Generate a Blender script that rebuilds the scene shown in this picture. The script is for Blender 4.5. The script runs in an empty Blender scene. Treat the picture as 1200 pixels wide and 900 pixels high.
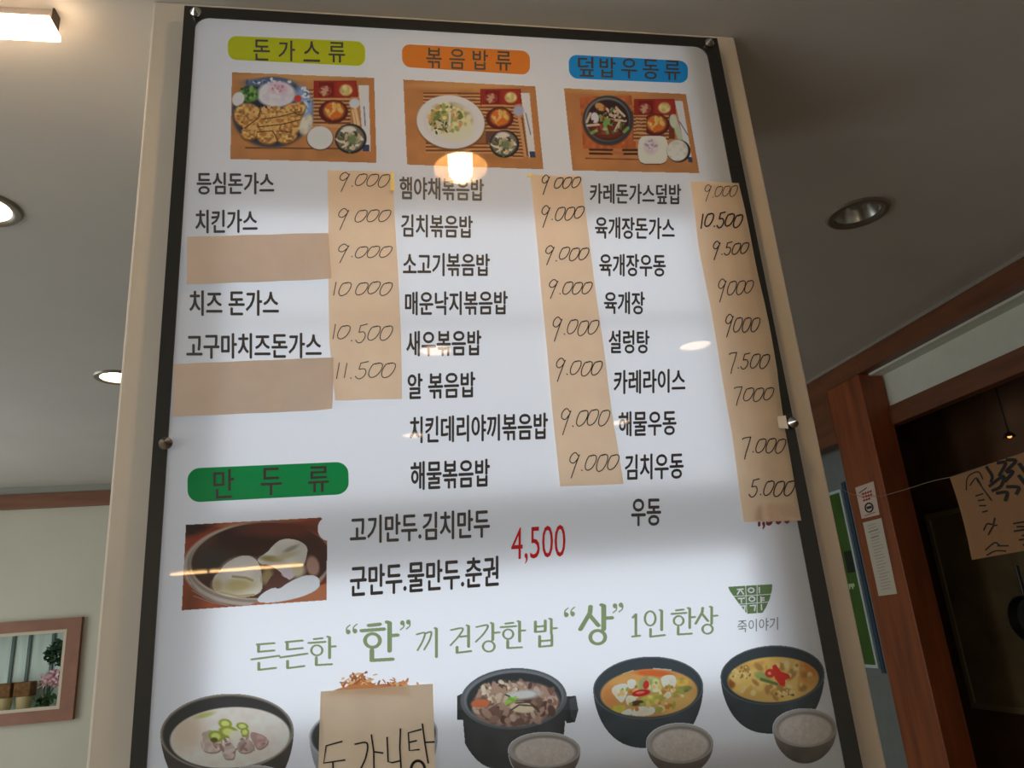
import bpy, bmesh, math, random
import numpy as np
from mathutils import Vector, Matrix
from mathutils.geometry import tessellate_polygon

S = bpy.context.scene
COL = S.collection
random.seed(7)

# ------------------------------------------------------------------ camera
F = 870.0                                    # focal length in pixels of the 1200x900 frame
YAW, PIT, ROL = (math.radians(v) for v in (10.5653, 17.7406, -4.6529))
CP = np.array([0.0, -1.0, 1.5])
_f = np.array([math.sin(YAW)*math.cos(PIT), math.cos(YAW)*math.cos(PIT), math.sin(PIT)])
_r = np.array([math.cos(YAW), -math.sin(YAW), 0.0])
_u = np.cross(_r, _f)
RR = _r*math.cos(ROL) + _u*math.sin(ROL)
UU = -_r*math.sin(ROL) + _u*math.cos(ROL)
cam_d = bpy.data.cameras.new('camera'); cam_d.sensor_width = 36; cam_d.lens = F/1200*36
cam_d.clip_start = 0.01
cam = bpy.data.objects.new('camera', cam_d); COL.objects.link(cam)
cam.matrix_world = Matrix(((RR[0], UU[0], -_f[0], CP[0]), (RR[1], UU[1], -_f[1], CP[1]),
                           (RR[2], UU[2], -_f[2], CP[2]), (0, 0, 0, 1)))
S.camera = cam

# ------------------------------------------------------------------ world, view
S.view_settings.view_transform = 'Standard'; S.view_settings.look = 'None'
S.view_settings.gamma = 1.0; S.view_settings.use_curve_mapping = False
S.view_settings.exposure = 0.0
S.cycles.diffuse_bounces = 6; S.cycles.max_bounces = 12
S.cycles.sample_clamp_indirect = 80.0
WORLD_STRENGTH = 3.3
w = bpy.data.worlds.new('overcast_sky'); S.world = w; w.use_nodes = True
w.node_tree.nodes['Background'].inputs[0].default_value = (0.90, 0.97, 0.98, 1)
w.node_tree.nodes['Background'].inputs[1].default_value = WORLD_STRENGTH

CEIL = 2.507
LEFT, RIGHT, FAR, BACK = -3.2, 2.06, 3.9, -4.0

# daylight portal in the window opening of the left wall (guides sky sampling only)
WINS = ((-3.2, -.3), (1.5, 3.2))              # left wall y ranges: street window, then unseen opening added to brighten
WZ0, WZ1 = .3, 2.3
for ya, yb in WINS:
    pd = bpy.data.lights.new('window_portal', 'AREA'); pd.shape = 'RECTANGLE'; pd.size = WZ1-WZ0; pd.size_y = yb-ya
    pd.cycles.is_portal = True
    po = bpy.data.objects.new('window_portal', pd); COL.objects.link(po)
    po.location = (LEFT-.06, (ya+yb)/2, (WZ0+WZ1)/2); po.rotation_euler = (0, math.radians(-90), 0)

# backlight tubes of the menu light panel: (px_top, px_bottom, watts); sit in the cavity behind the sheet
BACKLIGHT = [(30, 910, 1.28), (40, 232, .02), (252, 372, .33), (380, 582, .46), (664, 832, .50)]
BULB_GLOW = 115.0       # strength of the bulb in front of the board
DISC_GLOW = 16.0        # lit downlights
BAR_GLOW = 34.0

# ------------------------------------------------------------------ pixel -> plane helpers
def _ray(px, py):
    return (px-600)/F*RR - (py-450)/F*UU + _f
def onY(px, py, Y=0.0):
    d = _ray(px, py); return CP + (Y-CP[1])/d[1]*d
def onX(px, py, X):
    d = _ray(px, py); return CP + (X-CP[0])/d[0]*d
def onZ(px, py, Z):
    d = _ray(px, py); return CP + (Z-CP[2])/d[2]*d
def BP(px, py, y=0.0):
    p = onY(px, py, 0.0); return Vector((p[0], y, p[2]))

# ------------------------------------------------------------------ materials
def lin(c):
    return tuple(((v/255)/12.92 if v/255 <= 0.04045 else ((v/255+0.055)/1.055)**2.4) for v in c[:3])
MATS = {}
def mat(name, rgb, rough=0.6, metal=0.0, noise=0.0, nscale=20.0, bump=0.0, bscale=200.0, coat=0.0, stretch=None, emit=None):
    """procedural principled material; rgb in sRGB 0-255"""
    if name in MATS: return MATS[name]
    m = bpy.data.materials.new(name); m.use_nodes = True; nt = m.node_tree; b = nt.nodes['Principled BSDF']
    c = lin(rgb); b.inputs['Base Color'].default_value = (*c, 1)
    b.inputs['Roughness'].default_value = rough; b.inputs['Metallic'].default_value = metal
    b.inputs['Coat Weight'].default_value = coat; b.inputs['Coat Roughness'].default_value = 0.03
    tc = nt.nodes.new('ShaderNodeTexCoord'); mp = nt.nodes.new('ShaderNodeMapping')
    nt.links.new(tc.outputs['Object'], mp.inputs[0])
    if stretch: mp.inputs['Scale'].default_value = stretch
    if noise:
        n = nt.nodes.new('ShaderNodeTexNoise'); n.inputs['Scale'].default_value = nscale; n.inputs['Detail'].default_value = 5
        nt.links.new(mp.outputs[0], n.inputs['Vector'])
        r = nt.nodes.new('ShaderNodeValToRGB')
        r.color_ramp.elements[0].position = .3; r.color_ramp.elements[1].position = .7
        r.color_ramp.elements[0].color = (*[v*(1-noise) for v in c], 1)
        r.color_ramp.elements[1].color = (*[min(1, v*(1+noise)) for v in c], 1)
        nt.links.new(n.outputs['Fac'], r.inputs[0]); nt.links.new(r.outputs[0], b.inputs['Base Color'])
    if bump:
        n2 = nt.nodes.new('ShaderNodeTexNoise'); n2.inputs['Scale'].default_value = bscale
        nt.links.new(mp.outputs[0], n2.inputs['Vector'])
        bm_ = nt.nodes.new('ShaderNodeBump'); bm_.inputs['Strength'].default_value = bump; bm_.inputs['Distance'].default_value = 0.002
        nt.links.new(n2.outputs['Fac'], bm_.inputs['Height']); nt.links.new(bm_.outputs[0], b.inputs['Normal'])
    if emit:
        b.inputs['Emission Color'].default_value = (*lin(emit[0]), 1); b.inputs['Emission Strength'].default_value = emit[1]
    MATS[name] = m; return m

def sheet_mat(name, rgb=None, attr=None, diff=0.45, gloss=True, trans=0.92):
    """thin print material: part reflects, part lets the light behind through, acrylic gloss on top"""
    if name in MATS: return MATS[name]
    m = bpy.data.materials.new(name); m.use_nodes = True; nt = m.node_tree; nt.nodes.clear()
    out = nt.nodes.new('ShaderNodeOutputMaterial'); d = nt.nodes.new('ShaderNodeBsdfDiffuse'); t = nt.nodes.new('ShaderNodeBsdfTranslucent')
    mx = nt.nodes.new('ShaderNodeMixShader'); mx.inputs[0].default_value = 1-diff
    nt.links.new(d.outputs[0], mx.inputs[1]); nt.links.new(t.outputs[0], mx.inputs[2])
    if attr:
        a = nt.nodes.new('ShaderNodeAttribute'); a.attribute_name = attr
        nt.links.new(a.outputs['Color'], d.inputs[0]); nt.links.new(a.outputs['Color'], t.inputs[0])
    else:
        c = lin(rgb); d.inputs[0].default_value = (*c, 1); t.inputs[0].default_value = (*[v*trans for v in c], 1)
        if not gloss:                                     # paper fibre
            tc = nt.nodes.new('ShaderNodeTexCoord'); n = nt.nodes.new('ShaderNodeTexNoise'); n.inputs['Scale'].default_value = 35
            n.inputs['Detail'].default_value = 6
            nt.links.new(tc.outputs['Object'], n.inputs['Vector'])
            r = nt.nodes.new('ShaderNodeValToRGB'); r.color_ramp.elements[0].color = (*[v*.95 for v in c], 1); r.color_ramp.elements[1].color = (*[min(1, v*1.08) for v in c], 1)
            nt.links.new(n.outputs['Fac'], r.inputs[0]); nt.links.new(r.outputs[0], d.inputs[0]); nt.links.new(r.outputs[0], t.inputs[0])
    if gloss:
        g = nt.nodes.new('ShaderNodeBsdfGlossy'); g.inputs['Roughness'].default_value = 0.02
        fr = nt.nodes.new('ShaderNodeFresnel'); fr.inputs[0].default_value = 1.49
        m2 = nt.nodes.new('ShaderNodeMixShader'); nt.links.new(fr.outputs[0], m2.inputs[0])
        nt.links.new(mx.outputs[0], m2.inputs[1]); nt.links.new(g.outputs[0], m2.inputs[2]); nt.links.new(m2.outputs[0], out.inputs[0])
    else:
        nt.links.new(mx.outputs[0], out.inputs[0])
    MATS[name] = m; return m

M_WALL = mat('painted_plaster', (222, 216, 205), .75, noise=.03, nscale=4, bump=.15, bscale=60)
M_COL = mat('column_plaster', (217, 206, 191), .7, noise=.04, nscale=5, bump=.2, bscale=40)
M_CEIL = mat('ceiling_paint', (208, 204, 196), .8, noise=.03, nscale=3, bump=.1, bscale=80)
M_GREYWALL = mat('grey_blue_wall', (120, 124, 122), .7, noise=.05)
M_FLOOR = mat('floor_tile', (120, 108, 95), .4, noise=.1, nscale=8)
M_WOOD = mat('red_brown_wood', (136, 70, 34), .45, noise=.3, nscale=9, stretch=(3, 3, .35), bump=.1)
M_WOODB = mat('beam_wood', (112, 66, 40), .45, noise=.25, nscale=9, stretch=(3, .35, 3), bump=.1)
M_WOODX = mat('rail_wood', (128, 84, 58), .45, noise=.2, nscale=9, stretch=(.35, 3, 3), bump=.1)
M_DARK = mat('dark_kitchen_panel', (112, 78, 52), .7, noise=.3, nscale=5)
M_WHITE = mat('white_paint', (225, 222, 215), .5)
M_CHROME = mat('polished_chrome', (205, 200, 195), .12, 1.0)
M_BORDER = mat('black_acrylic', (26, 25, 21), .35, coat=.4)
M_TEXT = mat('black_print', (62, 58, 58), .5, coat=1.0)
M_INK = mat('brown_black_ink', (52, 36, 26), .7)
M_MARKER = mat('black_marker', (24, 20, 17), .6)

# ------------------------------------------------------------------ mesh helpers
class MB:
    def __init__(s): s.v = []; s.f = []; s.m = []
    def quad(s, *p, mi=0):
        b = len(s.v); s.v += [tuple(q) for q in p]; s.f.append(tuple(range(b, b+len(p)))); s.m.append(mi)
    def box(s, x0, x1, y0, y1, z0, z1, mi=0):
        b = len(s.v); s.v += [(x, y, z) for x in (x0, x1) for y in (y0, y1) for z in (z0, z1)]
        for q in ((0, 1, 3, 2), (4, 6, 7, 5), (0, 4, 5, 1), (2, 3, 7, 6), (0, 2, 6, 4), (1, 5, 7, 3)):
            s.f.append(tuple(b+i for i in q)); s.m.append(mi)
    def lathe(s, prof, c=(0, 0, 0), n=32, axis='z', mi=0, close=True):
        b = len(s.v); k = len(prof)
        for i in range(n):
            a = 2*math.pi*i/n
            for r, h in prof:
                p = (r*math.cos(a), r*math.sin(a), h)
                if axis == 'y': p = (p[0], p[2], p[1])
                if axis == 'x': p = (p[2], p[0], p[1])
                s.v.append((c[0]+p[0], c[1]+p[1], c[2]+p[2]))
        for i in range(n):
            j = (i+1) % n
            for q in range(k-1):
                s.f.append((b+i*k+q, b+j*k+q, b+j*k+q+1, b+i*k+q+1)); s.m.append(mi)
        if close:
            for q in (0, k-1):
                if prof[q][0] > 1e-6: s.f.append(tuple(b+i*k+q for i in range(n))); s.m.append(mi)
    def tube(s, pts, r, n=8, mi=0):
        pts = [Vector(p) for p in pts]; b = len(s.v)
        for i, p in enumerate(pts):
            d = (pts[min(i+1, len(pts)-1)] - pts[max(i-1, 0)]).normalized()
            a = d.cross(Vector((0, 0, 1)))
            if a.length < 1e-3: a = d.cross(Vector((1, 0, 0)))
            a.normalize(); c = d.cross(a); rr = r[i] if isinstance(r, (list, tuple)) else r
            for k in range(n):
                t = 2*math.pi*k/n; s.v.append(tuple(p + a*rr*math.cos(t) + c*rr*math.sin(t)))
        for i in range(len(pts)-1):
            for k in range(n):
                l = (k+1) % n
                s.f.append((b+i*n+k, b+i*n+l, b+(i+1)*n+l, b+(i+1)*n+k)); s.m.append(mi)
        s.f.append(tuple(b+k for k in range(n))); s.f.append(tuple(b+(len(pts)-1)*n+k for k in range(n))); s.m += [mi, mi]
    def poly(s, pts, tri=None, mi=0):
        b = len(s.v); s.v += [tuple(p) for p in pts]
        if tri is None: s.f.append(tuple(range(b, b+len(pts)))); s.m.append(mi)
        else:
            for t in tri: s.f.append(tuple(b+i for i in t)); s.m.append(mi)

def obj(name, mb, mats, parent=None, smooth=False, bevel=0, fixn=True):
    me = bpy.data.meshes.new(name); me.from_pydata(mb.v, [], mb.f)
    for m in (mats if isinstance(mats, (list, tuple)) else [mats]): me.materials.append(m)
    me.polygons.foreach_set('material_index', mb.m)
    if fixn:
        bm = bmesh.new(); bm.from_mesh(me); bmesh.ops.remove_doubles(bm, verts=bm.verts, dist=1e-6); bmesh.ops.recalc_face_normals(bm, faces=bm.faces); bm.to_mesh(me); bm.free()
    if smooth: me.polygons.foreach_set('use_smooth', [True]*len(me.polygons))
    me.update()
    o = bpy.data.objects.new(name, me); COL.objects.link(o)
    if bevel:
        b = o.modifiers.new('bevel', 'BEVEL'); b.width = bevel; b.segments = 2; b.limit_method = 'ANGLE'
    if smooth:
        try: me.set_sharp_from_angle(angle=math.radians(40))
        except Exception: pass
    adopt(o, parent); return o
def adopt(o, parent):
    if parent is not None:
        o.parent = parent
        if parent.type == 'EMPTY' and not parent.get('_local'):
            o.matrix_parent_inverse = Matrix.Translation(parent.location).inverted()
def tag(o, label, cat, group=None):
    o['label'] = label; o['category'] = cat
    if group: o['group'] = group
    return o
def thing(name, loc, label, cat, group=None, local=False):
    o = bpy.data.objects.new(name, None); COL.objects.link(o); o.location = loc; o.empty_display_size = .05
    if local: o['_local'] = 1
    return tag(o, label, cat, group)
def struct(name, mb, m, **k):
    o = obj(name, mb, m, **k); o['kind'] = 'structure'; return o
def copy_tree(src, loc, label, group=None):
    r = src.copy(); COL.objects.link(r); r.location = loc; r['label'] = label
    if group: r['group'] = group
    for ch in src.children:
        c = ch.copy(); COL.objects.link(c); c.parent = r
    return r

# ------------------------------------------------------------------ room shell
colL = onY(100, 900, .03)[0]; colR = onY(1040, 900, .03)[0]
m = MB(); m.box(LEFT-.1, 2.9, BACK-.1, FAR+.1, -.05, 0); struct('floor', m, M_FLOOR)

# downlight positions on the ceiling
DL = {'left_near': onZ(-23, 243, CEIL)[:2], 'left_far': onZ(138, 442, CEIL)[:2], 'right': onZ(1005, 250, CEIL)[:2],
      'board': (.195, -.470), 'b': (.209, -1.661), 'c': (.168, -2.951), 'd': (1.261, -1.65), 'e': (1.295, -2.83)}
R_HOLE = .066
outer = [Vector((LEFT, BACK, CEIL)), Vector((2.2, BACK, CEIL)), Vector((2.2, FAR, CEIL)), Vector((LEFT, FAR, CEIL))]
loops = [outer]
for k, (x, y) in DL.items():
    loops.append([Vector((x+R_HOLE*math.cos(-t*math.pi/16), y+R_HOLE*math.sin(-t*math.pi/16), CEIL)) for t in range(32)])
tri = tessellate_polygon(loops)
m = MB(); m.poly([p for l in loops for p in l], tri); struct('ceiling', m, M_CEIL)

m = MB(); m.box(LEFT, 2.7, FAR, FAR+.1, 0, CEIL+.1)
# recess for the picture window is cut by building the far wall in pieces
m = MB()
ax0, ax1, az0, az1 = -2.62, onY(81, 737, FAR)[0], onY(74, 830, FAR)[2], onY(40, 740, FAR)[2]
m.box(LEFT, ax0, FAR, FAR+.1, 0, CEIL+.1); m.box(ax1, 2.9, FAR, FAR+.1, 0, CEIL+.1)
m.box(ax0, ax1, FAR, FAR+.1, 0, az0); m.box(ax0, ax1, FAR, FAR+.1, az1, CEIL+.1)
struct('wall_far', m, mat('far_wall_paint', (202, 198, 180), .75, noise=.03, nscale=4))
m = MB()   # left wall with the street window and the added opening
yc = BACK-.1
for ya, yb in WINS:
    m.box(LEFT-.1, LEFT, yc, ya, 0, CEIL+.1); m.box(LEFT-.1, LEFT, ya, yb, 0, WZ0); m.box(LEFT-.1, LEFT, ya, yb, WZ1, CEIL+.1); yc = yb
m.box(LEFT-.1, LEFT, yc, FAR+.1, 0, CEIL+.1)
struct('wall_left', m, M_WALL)
for i, (ya, yb) in enumerate(WINS):
    m = MB()
    for yy in (ya, (ya+yb)/2-.025, yb-.05): m.box(LEFT-.08, LEFT-.03, yy, yy+.05, WZ0, WZ1)
    for zz in (WZ0, WZ1-.05): m.box(LEFT-.08, LEFT-.03, ya, yb, zz, zz+.05)
    struct('window_%d' % (i+1), m, M_WOODX)  # second frame is unseen, added to let daylight onto far and right sides
m = MB(); m.box(LEFT-.1, 2.9, BACK-.1, BACK, 0, CEIL+.1); struct('wall_back', m, M_WALL)
# column that carries the board
m = MB(); m.box(colL, colR, .03, .42, 0, CEIL+.0); struct('wall_center', m, M_COL, bevel=.004)

# far wall fascia and rail
z2 = onY(60, 577.5, FAR-.03)[2]; z3 = onY(60, 594.5, FAR-.03)[2]
m = MB(); m.box(LEFT, RIGHT, FAR-.025, FAR, z2, CEIL); struct('trim_1', m, mat('grey_fascia', (150, 150, 140), .7))
m = MB(); m.box(LEFT, RIGHT, FAR-.035, FAR, z3, z2); struct('trim_2', m, M_WOODX, bevel=.003)

# right side: beam, pillar, header, upper panel, dark kitchen
BZ = 2.415
m = MB(); m.box(RIGHT, RIGHT+.05, BACK, FAR, BZ, CEIL-.012); struct('trim_3', m, M_WOODB)
m = MB(); m.box(RIGHT-.006, RIGHT+.05, BACK, FAR, CEIL-.013, CEIL); struct('trim_4', m, mat('grey_bead', (150, 142, 130), .6))
m = MB(); m.box(RIGHT, 2.177, 1.79, 2.04, 0, BZ); struct('trim_5', m, M_WOOD, bevel=.003)
m = MB(); m.box(RIGHT, RIGHT+.06, 2.04, FAR, 2.165, BZ); struct('trim_6', m, M_WOODB)
m = MB(); m.box(RIGHT+.05, 2.19, -1.5, 1.79, BZ-.01, BZ+.02); m.box(2.18, 2.22, -1.5, 1.9, 2.26, BZ+.02); struct('wall_right', m, mat('pale_green_grey_panel', (214, 216, 204), .7, noise=.03))
m = MB(); m.box(2.165, 2.215, -1.5, 1.9, 2.18, 2.262); struct('trim_7', m, M_WOODB, bevel=.002)
m = MB(); m.box(2.19, 2.24, 2.04, FAR, 0, 2.45); struct('wall_recess', m, M_GREYWALL)
m = MB(); m.box(RIGHT, 2.9, BACK-.1, -1.5, 0, CEIL+.1); struct('wall_entry', m, M_WALL)
m = MB(); m.box(2.62, 2.7, -1.5, FAR, 0, 2.6); m.box(2.2, 2.7, -1.5, FAR, 2.45, 2.6); m.box(2.24, 2.62, 2.9, 3.0, 0, 2.45); struct('wall_kitchen', m, M_DARK)
m = MB(); m.box(RIGHT, 2.2, -1.5, 1.79, 0, .62); struct('wall_counter', m, M_WOOD)

# ------------------------------------------------------------------ ceiling downlights
M_TRIM = mat('satin_grey_trim', (150, 144, 132), .35, .6)
M_REFL = mat('mirror_reflector', (190, 188, 182), .25, 1.0)
M_CAN = mat('lit_can', (245, 225, 190), .5)
M_LENS = mat('lit_diffuser', (255, 240, 220), .5, emit=((255, 222, 190), DISC_GLOW))
M_BULB = mat('lit_bulb', (255, 240, 215), .5, emit=((255, 215, 160), BULB_GLOW))
def downlight(loc, label, kind, group=None):
    t = thing('downlight', (*loc, CEIL), label, 'ceiling light', group, local=True)
    r = R_HOLE
    m = MB(); m.lathe([(r-.004, .004), (r-.004, -.003), (r+.004, -.007), (r+.014, -.006), (r+.019, 0)], n=40, close=False); obj('trim_ring', m, M_TRIM, t, smooth=True)
    m = MB(); m.lathe([(r-.003, .002), (r-.012, .03), (r-.024, .055), (r-.036, .07), (.0005, .07)], n=40, close=False)
    obj('reflector', m, M_REFL if kind == 'off' else (mat('bronze_can', (160, 136, 100), .5) if kind == 'bulb' else M_CAN), t, smooth=True)
    if kind == 'disc':
        m = MB(); m.lathe([(r-.005, .006), (r-.02, -.001), (.0005, -.004)], n=40, close=False); obj('diffuser', m, M_LENS, t, smooth=True)
    elif kind == 'bulb':
        m = MB(); m.lathe([(.0005, -.034), (.012, -.033), (.021, -.027), (.026, -.016), (.028, .0), (.028, .045), (.014, .06), (.014, .068)], n=28); obj('bulb', m, M_BULB, t, smooth=True)
    else:
        m = MB(); m.lathe([(.0005, .018), (.014, .02), (.024, .03), (.026, .042), (.018, .056), (.014, .068)], n=28); obj('bulb', m, mat('unlit_bulb', (150, 155, 150), .15, coat=.5), t, smooth=True)
    return t
dl0 = downlight(DL['left_near'], 'lit round downlight cut off by the left edge of the view, nearer one', 'disc', 'round ceiling downlights')
copy_tree(dl0, (*DL['left_far'], CEIL), 'lit round downlight half hidden behind the column, left of the board', 'round ceiling downlights')
downlight(DL['right'], 'unlit round downlight with mirrored reflector in the dark ceiling right of the board', 'off', 'round ceiling downlights')
downlight(DL['board'], 'downlight with a glowing bare bulb above the board, mirrored in its gloss', 'bulb')
for k, lb in zip('bcde', ('lit downlight behind the viewer mirrored over the prawn rice line', 'lit downlight far behind the viewer mirrored left of the teriyaki rice line',
                          'lit downlight behind the viewer mirrored as an oval beside the right price strip', 'lit downlight far behind the viewer mirrored beside the seafood udon line')):
    copy_tree(dl0, (*DL[k], CEIL), lb, 'round ceiling downlights')

# linear lamp on the ceiling, left
t = thing('linear_ceiling_lamp', (-.85, .06, CEIL), 'bright warm linear ceiling lamp at the top left corner', 'ceiling light')
m = MB(); x0, x1 = -1.25, -.510
pr = [(.062, CEIL), (.044, CEIL-.0312), (.086, CEIL-.0312), (.076, CEIL)]
m.v += [(x, y, z) for x in (x0, x1) for y, z in pr]
m.f += [(0, 1, 2, 3), (4, 5, 6, 7)] + [(i, (i+1) % 4, 4+(i+1) % 4, 4+i) for i in range(4)]; m.m += [0]*6
obj('housing', m, mat('lamp_housing', (215, 200, 190), .5), t)
m = MB(); pr = [(.0425, CEIL-.031), (.0425, CEIL-.041), (.045, CEIL-.0435), (.085, CEIL-.0435), (.0875, CEIL-.041), (.0875, CEIL-.031)]
m.v += [(x, y, z) for x in (x0, x1+.004) for y, z in pr]
m.f += [tuple(range(6)), tuple(range(6, 12))] + [(i, (i+1) % 6, 6+(i+1) % 6, 6+i) for i in range(6)]; m.m += [0]*8
obj('diffuser', m, mat('lamp_diffuser', (255, 245, 230), .5, emit=((255, 220, 182), 24.0)), t)
m = MB(); m.box(x1, x1+.003, .058, .080, CEIL-.03, CEIL); obj('end_cap', m, mat('dark_end_cap', (70, 55, 45), .6), t)

# light bar behind the viewer, seen only as a bright line mirrored in the board
a, b = (-.877, -2.375, 1.8), (-.342, -2.334, 1.8)
t = thing('light_bar', (-.61, -2.355, 1.8), 'thin hanging light bar behind the viewer, mirrored as a bright line over the dumpling picture', 'lamp')
m = MB(); m.tube([a, (-.735, -2.364, 1.8)], .0055, 10); m.tube([(-.722, -2.363, 1.8), b], .0055, 10); obj('tube', m, mat('bar_glow', (255, 235, 200), .5, emit=((255, 205, 140), BAR_GLOW)), t)
m = MB(); m.box(-.90, -.32, -2.375, -2.335, 1.809, 1.83); obj('housing', m, M_WHITE, t)
for xx in (-.8, -.42):
    m = MB(); m.tube([(xx, -2.355, 1.83), (xx, -2.355, CEIL)], .003, 6); obj('rod', m, M_CHROME, t)

# ------------------------------------------------------------------ menu board
ZT = onY(216.6, 7.7)[2]; BX0 = onY(180, 500)[0]-.0005; BX1 = onY(929, 500)[0]
BX0, BX1 = -.2917, .6120
ZB = 1.02
IX0 = onY(208.5, 345)[0]; IX1 = onY(894.5, 405)[0]; IZT = onY(440, 32.8)[2]; IZB = ZB + .022
board = thing('menu_board', ((BX0+BX1)/2, .015, ZB), 'large backlit white menu board in a black border on the column', 'menu board')
m = MB(); e = .004
m.box(BX0, BX1, .026, .0299, ZB, ZT)
m.box(BX0, BX0+e, .0, .026, ZB, ZT); m.box(BX1-e, BX1, .0, .026, ZB, ZT); m.box(BX0+e, BX1-e, 0, .026, ZB, ZB+e); m.box(BX0+e, BX1-e, 0, .026, ZT-e, ZT)
obj('housing', m, M_BORDER, board)
M_SHEET = sheet_mat('white_light_sheet', (238, 238, 240))
m = MB(); m.quad((BX0+e, 0.0, ZB+e), (BX1-e, 0, ZB+e), (BX1-e, 0, ZT-e), (BX0+e, 0, ZT-e)); obj('sheet', m, M_SHEET, board, fixn=False)
# border with rounded inner corners
def rrect(x0, x1, z0, z1, r, n=8):
    o = []
    for cx, cz, a0 in ((x1-r, z1-r, 0), (x0+r, z1-r, 90), (x0+r, z0+r, 180), (x1-r, z0+r, 270)):
        for i in range(n+1):
            a = math.radians(a0 + 90*i/n); o.append((cx+r*math.cos(a), cz+r*math.sin(a)))
    return o
inn = rrect(IX0, IX1, IZB, IZT, .022)
out = [(BX1, ZT), (BX0, ZT), (BX0, ZB), (BX1, ZB)]
l1 = [Vector((x, -.002, z)) for x, z in out]; l2 = [Vector((x, -.002, z)) for x, z in reversed(inn)]
tri = tessellate_polygon([l1, l2]); m = MB(); m.poly(l1+l2, tri)
for loop in (out, inn):
    for i in range(len(loop)):
        p, q = loop[i], loop[(i+1) % len(loop)]
        m.quad((p[0], -.002, p[1]), (q[0], -.002, q[1]), (q[0], 0.0, q[1]), (p[0], 0.0, p[1]))
obj('border', m, M_BORDER, board)
# conical chrome studs
sm = None
for px, py in ((230.5, 18), (829.5, 53.5), (196, 521), (926.5, 496.5)):
    p = BP(px, py, -.002); m = MB()
    m.lathe([(.0075, 0), (.0085, -.003), (.0085, -.006), (.0006, -.0145)], c=p, n=20, axis='y'); obj('stud', m, M_CHROME, board)
# backlight in the cavity
for y0, y1, wt in BACKLIGHT:
    za = onY(560, y0)[2]; zb = onY(560, y1)[2]; ld = bpy.data.lights.new('backlight', 'AREA'); ld.shape = 'RECTANGLE'
    ld.size = .835 if y1-y0 > 500 else .72; ld.size_y = za-zb; ld.energy = wt; ld.color = (.80, .89, 1.0)
    lo = bpy.data.objects.new('backlight', ld); COL.objects.link(lo); lo.location = ((BX0+BX1)/2-(.027 if y1-y0 > 500 else .012), .022, (za+zb)/2)
    lo.rotation_euler = (math.radians(-90), 0, 0); adopt(lo, board)

# ---- type set from the built-in face, mapped onto its place on the board
def text_mesh(s, off=0.0, space=1.0, shear=0.0):
    c = bpy.data.curves.new('type', 'FONT'); c.body = s; c.size = 1; c.offset = off; c.space_character = space; c.resolution_u = 3; c.shear = shear
    o = bpy.data.objects.new('type', c); COL.objects.link(o); bpy.context.view_layer.update()
    me = bpy.data.meshes.new_from_object(o); bpy.data.objects.remove(o); bpy.data.curves.remove(c); return me
def quad_map(q, u, v):      # q = TL, TR, BR, BL pixels; u right, v down
    x = (1-u)*(1-v)*q[0][0] + u*(1-v)*q[1][0] + u*v*q[2][0] + (1-u)*v*q[3][0]
    y = (1-u)*(1-v)*q[0][1] + u*(1-v)*q[1][1] + u*v*q[2][1] + (1-u)*v*q[3][1]
    return x, y
def typeset(name, s, q, m, parent, y=-.0007, off=0, space=1.0, heavy=.028):
    if len(q) == 6:
        x0, x1, a, b_, c, d = q; q = ((x0, a), (x1, c), (x1, d), (x0, b_))
    me = text_mesh(s, off, space); bm = bmesh.new(); bm.from_mesh(me); bm.verts.ensure_lookup_table(); bm.edges.ensure_lookup_table(); bm.faces.ensure_lookup_table()      # heavier weight: the face overprinted with small shifts
    seen = set(); k = 0                                                      # each stroke outline lies a hair above the last
    for v0 in bm.verts:
        if v0 in seen: continue
        st = [v0]; seen.add(v0)
        while st:
            v = st.pop(); v.co.z = k % 7
            for e_ in v.link_edges:
                w_ = e_.other_vert(v)
                if w_ not in seen: seen.add(w_); st.append(w_)
        k += 1
    if heavy:
        for dx, dy, dz in ((heavy, 0, 1), (-heavy, 0, 2), (0, heavy*.6, 3), (0, -heavy*.6, 4)):
            g = bmesh.ops.duplicate(bm, geom=bm.verts[:len(me.vertices)] + bm.edges[:len(me.edges)] + bm.faces[:len(me.polygons)])
            bmesh.ops.translate(bm, verts=[v for v in g['geom'] if isinstance(v, bmesh.types.BMVert)], vec=(dx, dy, dz*7)); bm.verts.ensure_lookup_table(); bm.edges.ensure_lookup_table(); bm.faces.ensure_lookup_table()
    bm.to_mesh(me); bm.free(); n = len(me.vertices); co = np.empty(n*3); me.vertices.foreach_get('co', co); co = co.reshape(-1, 3)
    mn, mx = co.min(0), co.max(0)
    for i in range(n):
        u = (co[i, 0]-mn[0])/(mx[0]-mn[0]); v = 1-(co[i, 1]-mn[1])/(mx[1]-mn[1])
        co[i] = BP(*quad_map(q, u, v), y-co[i, 2]*2.5e-6)
    me.vertices.foreach_set('co', co.ravel()); me.name = name; me.materials.clear(); me.materials.append(m); me.update()
    o = bpy.data.objects.new(name, me); COL.objects.link(o); adopt(o, parent); return o

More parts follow.
